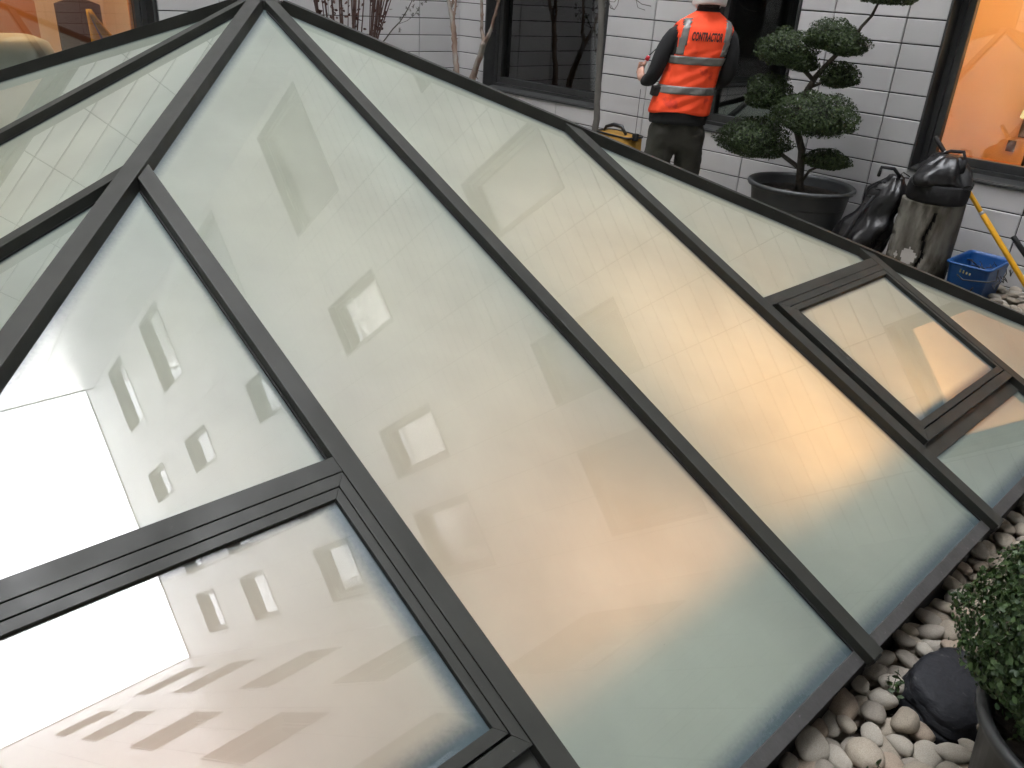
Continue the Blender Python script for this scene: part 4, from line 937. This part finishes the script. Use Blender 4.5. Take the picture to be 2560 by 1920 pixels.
# log (short sawn trunk) with a long crack
lx, ly, lr, lh = -2.145, 6.40, .212, .63
M_LOG = pbr("weathered_wood", (0.085, 0.078, 0.062), 0.95, col2=(0.20, 0.19, 0.165), scale=9, bump=1.0, bscale=42, spec=.1, stretch=(1, 1, .35), col3=(0.045, 0.04, 0.03), s3=7, t3=(.56, .68))
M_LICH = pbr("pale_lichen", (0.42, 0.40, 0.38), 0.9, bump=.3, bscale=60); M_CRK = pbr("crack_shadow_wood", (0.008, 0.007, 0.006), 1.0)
lg = empty("log", (lx, ly, 0), label="weathered upright log with a long dark crack carrying a black tool bag", cat="log"); xf = lambda p: p - Vector((lx, ly, 0))
mb = MB(); nn = 120; rings = []; ca = math.atan2(-1, .42)
for j in range(41):
    z = -.08 + (lh + .08) * j / 40; ring = []
    wob = .12 * noise.noise(Vector((z * 6, 0, 9))) + .05 * noise.noise(Vector((z * 25, 3, 9)))
    for k in range(nn):
        t = 2 * math.pi * k / nn; r = lr * (1 + .075 * noise.noise(Vector((math.cos(t) * 1.5, math.sin(t) * 1.5, z * 1.5))) + .02 * noise.noise(Vector((math.cos(t) * 7, math.sin(t) * 7, z * 4)))) * (1 + .05 * (1 - z / lh))
        c_ = ca + .10 - .30 * (1 - z / lh) + wob; d = (t - c_ + math.pi) % (2 * math.pi) - math.pi
        if z < lh - .05: r -= .055 * math.exp(-(d / .052) ** 2) * min(1, (lh - .05 - z) / .05)
        for cz in (.18, .23, .36, .50):       # axe cuts on the left side
            dd = (t - (math.pi + .62) + math.pi) % (2 * math.pi) - math.pi
            if abs(dd) < .26: r -= .014 * math.exp(-((z - cz - .03 * dd) / .008) ** 2)
        ring.append((lx + math.cos(t) * r, ly + math.sin(t) * r, z))
    rings.append(ring)
mb.loft(rings)
def crackm(i, k):
    pass
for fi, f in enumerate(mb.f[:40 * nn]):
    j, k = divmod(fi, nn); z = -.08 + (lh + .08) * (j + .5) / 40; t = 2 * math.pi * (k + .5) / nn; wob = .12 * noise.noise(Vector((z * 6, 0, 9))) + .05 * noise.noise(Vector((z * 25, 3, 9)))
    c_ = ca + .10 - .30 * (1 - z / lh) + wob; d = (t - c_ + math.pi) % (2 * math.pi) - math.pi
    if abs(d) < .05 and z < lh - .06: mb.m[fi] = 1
    dl = (t - (ca - .42) + math.pi) % (2 * math.pi) - math.pi
    if (dl / .22) ** 2 + ((z - .235) / .062) ** 2 < 1 + .9 * noise.noise(Vector((t * 5, z * 22, 1))): mb.m[fi] = 2
    dl = (t - (ca - .85) + math.pi) % (2 * math.pi) - math.pi
    if (dl / .08) ** 2 + ((z - .23) / .02) ** 2 < 1: mb.m[fi] = 2
mb.build("trunk_section", [M_LOG, M_CRK, M_LICH], lg, smooth=True, xf=xf)
# tool bag standing on the log
gx, gy, gz = -2.135, 6.385, lh
gb = empty("tool_bag", (gx, gy, gz), label="crumpled black bucket bag standing on top of the weathered log", cat="bag"); xf = lambda p: p - Vector((gx, gy, gz))
mb = MB(); lumpy(mb, [((gx, gy, gz + z), a, a) for z, a in ((.001, .195), (.02, .205), (.07, .210), (.12, .205), (.13, .20))], 7, 48, .02); mb.build("base_band", M_WEB, gb, smooth=True, xf=xf)
mb = MB(); cs = [((gx, gy, gz + .12), .205, .205), ((gx, gy, gz + .155), .222, .215), ((gx, gy, gz + .20), .205, .195), ((gx + .01, gy, gz + .245), .165, .15), ((gx + .015, gy, gz + .285), .115, .10), ((gx + .02, gy, gz + .315), .075, .06), ((gx + .02, gy, gz + .32), .03, .03)]
fine = []
for p, q in zip(cs[:-1], cs[1:]):
    for i in range(3): f = i / 3; fine.append((Vector(p[0]).lerp(Vector(q[0]), f), p[1] + (q[1] - p[1]) * f, p[2] + (q[2] - p[2]) * f))
fine.append((Vector(cs[-1][0]), cs[-1][1], cs[-1][2])); lumpy(mb, fine, 4.4, 96, .30, 0, .16); mb.build("hood", M_BLACKP, gb, smooth=True, xf=xf)
mb = MB(); mb.tube([(gx - .14, gy - .02, gz + .22), (gx - .10, gy, gz + .30), (gx, gy + .03, gz + .345), (gx + .09, gy + .02, gz + .355), (gx + .12, gy, gz + .31), (gx + .12, gy - .02, gz + .22)], [.010, .010, .012, .012, .011, .010], 8)
mb.tube([(gx + .12, gy - .02, gz + .31), (gx + .125, gy - .03, gz + .22)], [.024, .026], 8)
for s in (-1, 1): mb.tube([(gx + s * .19, gy - .08, gz + .14), (gx + s * .235, gy - .10, gz + .165), (gx + s * .25, gy - .1, gz + .15), (gx + s * .225, gy - .1, gz + .13), (gx + s * .19, gy - .09, gz + .13)], .0045, 6)
mb.build("handle", M_WEB, gb, smooth=True, xf=xf)
# yellow pole standing through the bag
M_YEL = pbr("yellow_pole_paint", (0.70, 0.36, 0.012), 0.4, col2=(0.62, 0.31, 0.01), scale=15, bump=.03, bscale=80); M_RUB = pbr("black_rubber", (0.012, 0.012, 0.013), 0.5); M_SIL = pbr("brushed_metal", (0.5, 0.5, 0.5), .35, metal=.8)
A_, B_ = Vector((-2.262, 6.40, 1.055)), Vector((-1.285, 6.56, .0)); 
def pole(name, A_, B_, segs, label):
    r = empty(name, B_, label=label, cat="pole"); xf = lambda p: p - B_; L_ = (B_ - A_).length; d = (B_ - A_).normalized()
    for nm, mt, s0, s1, rad in segs:
        m = MB(); m.tube([A_ + d * (s0 * L_), A_ + d * (s0 * L_ + .003), A_ + d * (s1 * L_ - .003), A_ + d * (s1 * L_)], [rad * .9, rad, rad, rad * .9], 14); m.build(nm, mt, r, smooth=True, xf=xf)
pole("yellow_pole", A_, B_, [("grip", M_RUB, 0, .085, .0165), ("ring", M_SIL, .085, .095, .019), ("clamp", M_RUB, .095, .135, .0185), ("tube", M_YEL, .135, .175, .0165), ("clamp", M_RUB, .175, .20, .021), ("tube", M_YEL, .20, .43, .0165), ("ring", M_SIL, .43, .445, .019), ("tube", M_YEL, .445, 1.0, .0195)],
     "long yellow telescopic pole leaning through the black tool bag")
pole("black_pole", Vector((-1.632, 6.62, .452)), Vector((-1.18, 6.70, .0)), [("grip", M_RUB, 0, .26, .019), ("tube", M_SIL, .26, .30, .0165), ("clamp", M_RUB, .30, .40, .021), ("tube", M_SIL, .40, .62, .0165), ("clamp", M_RUB, .62, .72, .02), ("tube", M_SIL, .72, 1, .015)],
     "black and silver pole end beside the yellow pole at the right edge")
# blue rectangular bucket
M_BLUE = pbr("blue_plastic", (0.003, 0.075, 0.27), 0.42, col2=(0.003, 0.06, 0.22), scale=5, rvar=.06)
kx, ky = -1.755, 6.50; bk = empty("blue_bucket", (kx, ky, 0), label="blue rectangular bucket of wires on the pebbles next to the log", cat="bucket"); xf = lambda p: p
def rrect(hx, hy, r, z, n=6):
    out = []
    for cx, cy, a0 in ((hx - r, hy - r, 0), (-hx + r, hy - r, 90), (-hx + r, -hy + r, 180), (hx - r, -hy + r, 270)):
        for k in range(n + 1): t = D2R(a0 + 90 * k / n); out.append(Vector((cx + r * math.cos(t), cy + r * math.sin(t), z)))
    return out
mb = MB(); mb.loft([rrect(.115, .205, .03, .0), rrect(.118, .208, .035, .01), rrect(.140, .238, .04, .245), rrect(.142, .240, .04, .25), rrect(.153, .251, .045, .252), rrect(.156, .254, .047, .259), rrect(.153, .251, .045, .266), rrect(.139, .237, .038, .266), rrect(.135, .233, .038, .24), rrect(.112, .202, .03, .02)], cap=False)
n_ = 28; mb.f.append(tuple(9 * n_ + k for k in range(n_))); mb.m.append(0); mb.f.append(tuple(reversed(range(n_)))); mb.m.append(0)
mb.build("tub", M_BLUE, bk, smooth=True)
mb = MB(); mb.tube([(.157, -.10, .245), (.19, -.2, .20), (.16, -.262, .19), (.0, -.27, .165), (-.05, -.262, .19)], .0045, 6)
for k in range(9):
    a = Vector((.165 + random.uniform(0, .02), random.uniform(-.22, .18), random.uniform(.15, .25))); mb.tube([a, a + Vector((random.uniform(0, .03), random.uniform(-.06, .06), -.03)), a + Vector((random.uniform(0, .03), random.uniform(-.12, .12), random.uniform(-.06, .02)))], .0035, 5)
mb.build("wire_handle", M_RUB, bk, smooth=True)
mb = MB()
for k in range(26):
    a = Vector((random.uniform(-.09, .09), random.uniform(-.16, .18), random.uniform(.10, .2))); pts = [a]
    for q in range(4): pts.append(pts[-1] + Vector((random.gauss(0, .025), random.gauss(0, .035), random.gauss(.004, .018))))
    mb.tube(pts, random.uniform(.002, .005), 5)
mb.build("tangled_wire", M_RUB, bk, smooth=True)
mb = MB()
for k in range(4): mb.box((-.045 + k * .022, -.2435 + .0, .205 - .002 * k), (-.038 + k * .022, -.236, .228 - .005 * k))
mb.build("paint_mark", pbr("dull_yellow_mark", (.35, .33, .12), .7), bk)
# yellow tool bag left of the contractor
yx, yy = -5.12, 6.42; yb = empty("yellow_tool_bag", (yx, yy, 0), label="worn yellow tool bag with black rim standing left of the contractor", cat="tool bag"); xf = lambda p: p
M_YB = pbr("worn_yellow_canvas", (0.42, 0.235, 0.025), 0.8, col2=(0.33, 0.17, 0.02), scale=9, bump=.25, bscale=60, col3=(0.16, 0.085, 0.02), s3=8, t3=(.56, .7))
mb = MB(); mb.loft([rrect(.22, .14, .06, .0), rrect(.225, .145, .06, .25), rrect(.215, .14, .06, .50), rrect(.205, .13, .06, .625)]); 
for i in range(28 * 4): mb.v[i] = Vector(mb.v[i]) + Vector((0, 0, -.03 * mb.v[i][0])) + Vector([noise.noise(Vector(mb.v[i]) * 9) * .012 for _ in range(3)])
mb.build("bag_body", M_YB, yb, smooth=True)
mb = MB(); pr_ = [p + Vector((0, 0, -.03 * p.x + .628)) for p in rrect(.208, .133, .06, .0)]; mb.tube(pr_ + [pr_[0]], .009, 6); mb.build("rim", M_RUB, yb, smooth=True)
mb = MB(); mb.tube([(-.20, 0, .62), (-.17, 0, .67), (-.08, 0, .70), (.02, 0, .695), (.08, 0, .63)], [.012, .016, .02, .02, .014], 8); mb.build("handle", M_RUB, yb, smooth=True)
mb = MB(); mb.box((.20, -.06, .60), (.245, -.02, .665)); mb.box((.222, -.05, .66), (.226, -.045, 1.06)); mb.build("side_tool", M_RUB, yb, bevel=.003)

# ================================================================== LIT ROOMS BEHIND THE ORANGE WINDOWS
lamp("room_uplighter", (-1.55, 8.0, 1.5), 0.5, 70, (1.0, 0.68, 0.36), rot=(math.pi, 0, 0))
fl = empty("floor_lamp", (-2.14, 8.25, -.1), label="lit floor lamp with pale shade at the right edge of the orange window", cat="lamp")
mb = MB(); mb.tube([(0, 0, 0), (0, 0, 1.2)], .012, 8); mb.lathe([(.0, 0), (.13, .0), (.13, .02), (.0, .03)], 20); mb.build("stand", M_RUB, fl)
mb = MB(); mb.lathe([(.13, 1.19), (.10, 1.45), (.0, 1.45)], 24); mb.build("lamp_shade", glow("lit_shade", (1.0, .72, .30), 1.5), fl, smooth=True)
mb = MB(); mb.box((-2.46, 9.04, .84), (-2.40, 9.07, 1.9)); tag(mb.build("wall_strip", pbr("dark_grey_strip", (.10, .075, .065), .6), None), "narrow dark strip on the wall inside the orange window", "panel")
mb = MB(); mb.box((-2.535, 9.06, .70), (-2.465, 9.075, .80)); tag(mb.build("wall_socket", pbr("dark_socket", (.08, .06, .05), .6), None), "small dark wall socket low inside the orange window", "socket")
mb = MB(); mb.box((-3.25, 8.5, -.1), (-1.8, 8.95, .62)); tag(mb.build("low_cabinet", pbr("orange_wood", (.55, .22, .05), .5), None, bevel=.02), "low orange cabinet along the wall inside the orange window", "cabinet")
lamp("ceiling_lamp", (-9.3, 2.6, 2.8), 1.0, 50, (1.0, 0.66, 0.34), rot=(0, 0, 0))
mb = MB(); mb.box((-10.8, -1.1, .42), (-8.40, 3.8, .46)); mb.build("carpet", pbr("mauve_carpet", (.16, .14, .17), .9), None)["kind"] = "structure"
wc = empty("white_armchair", (-8.72, 2.28, .46), label="rounded white armchair just inside the wide lit window at the top left", cat="armchair")
mb = MB(); mb.loft([rrect(.30, .27, .1, .0), rrect(.33, .30, .14, .25), rrect(.33, .30, .16, .55), rrect(.29, .26, .16, .68), rrect(.20, .17, .12, .72)]); mb.build("seat_shell", pbr("off_white_leather", (.62, .56, .46), .5), wc, smooth=True)
mb = MB()
for s in (-1, 1): mb.box((s * .2 - .02, -.2, -.0), (s * .2 + .02, -.16, .02))
mb.build("foot", M_RUB, wc)
M_BROWN = pbr("brown_upholstery", (.085, .035, .02), .8); M_OW = pbr("orange_wood_leg", (.50, .19, .05), .45)
for (cx, cy, cz, lb, mt) in ((-9.25, 3.12, .46, "dark brown chair with the yellow vest over it, inside the wide lit window", M_BROWN), (-9.6, 2.62, .46, "orange wooden chair inside the wide lit window", M_OW)):
    ch = empty("chair", (cx, cy, cz), label=lb, cat="chair")
    mb = MB(); mb.loft([rrect(.20, .20, .05, .42), rrect(.22, .22, .06, .48)]); mb.build("seat", mt, ch, smooth=False, bevel=.01)
    mb = MB(); mb.loft([[Vector((.20 + .03 * math.sin(t), (-.2 + .4 * q / 8), z)) if False else Vector((-.20 - .05 * (z - .5) + d, -.21 + .42 * q / 8, z + .05 * math.sin(math.pi * q / 8))) for q in range(9) for d in (0,)] + [Vector((-.16 - .05 * (z - .5), -.21 + .42 * q / 8, z + .05 * math.sin(math.pi * q / 8))) for q in reversed(range(9))] for z in (.5, .7, .95)]); mb.build("backrest", mt, ch)
    for a in (-1, 1):
        for b in (-1, 1): mb = MB(); mb.tube([(a * .17, b * .17, .44), (a * .21, b * .21, 0)], [.02, .013], 8); mb.build("leg", M_OW, ch, smooth=True)
vs = empty("hanging_vest", (-9.0, 3.14, .95), label="yellow vest with a grey band hanging over the brown chair inside the lit window", cat="vest")
mb = MB(); g = [[Vector((.0 + .02 * math.sin(i * 1.1) + .03 * (1 - j / 6), -.10 + i * (.05 + .30 * (1 - j / 6) ** 1.2) / 8, .10 + .34 * j / 6 - .05 * i / 8 * (1 - j / 6))) for i in range(9)] for j in range(7)]
for j in range(6):
    for i in range(8): mb.poly([g[j][i], g[j][i + 1], g[j + 1][i + 1], g[j + 1][i]], 1 if i in (3,) else 0)
mb.build("cloth", [pbr("yellow_vest_cloth", (.75, .42, .02), .7), M_BAND], vs, smooth=True, weld=True, solid=.004)
mb = MB(); mb.loft([[Vector((-8.75 + .02 * math.sin(q * 1.7), 3.34 + q * .035, z)) for q in range(14)] + [Vector((-8.72 + .02 * math.sin(q * 1.7), 3.34 + q * .035, z)) for q in reversed(range(14))] for z in (.46, 1.5, 2.7)])
tag(mb.build("curtain", pbr("orange_curtain", (.72, .30, .08), .8), None, smooth=True), "orange curtain at the right end of the wide lit window", "curtain")
mb = MB(); mb.loft([rrect(.35, .5, .06, .0), rrect(.35, .5, .06, .03)])
tbm = empty("side_table", (-8.9, 2.75, .46), label="small mauve topped table inside the wide lit window", cat="table")
mb.build("table_top", pbr("mauve_top", (.30, .24, .27), .5), tbm, xf=lambda p: p + Vector((0, 0, .36)))
mb = MB(); mb.tube([(0, 0, 0), (0, 0, .37)], .03, 10); mb.build("leg", M_OW, tbm)
bpy.context.view_layer.update()
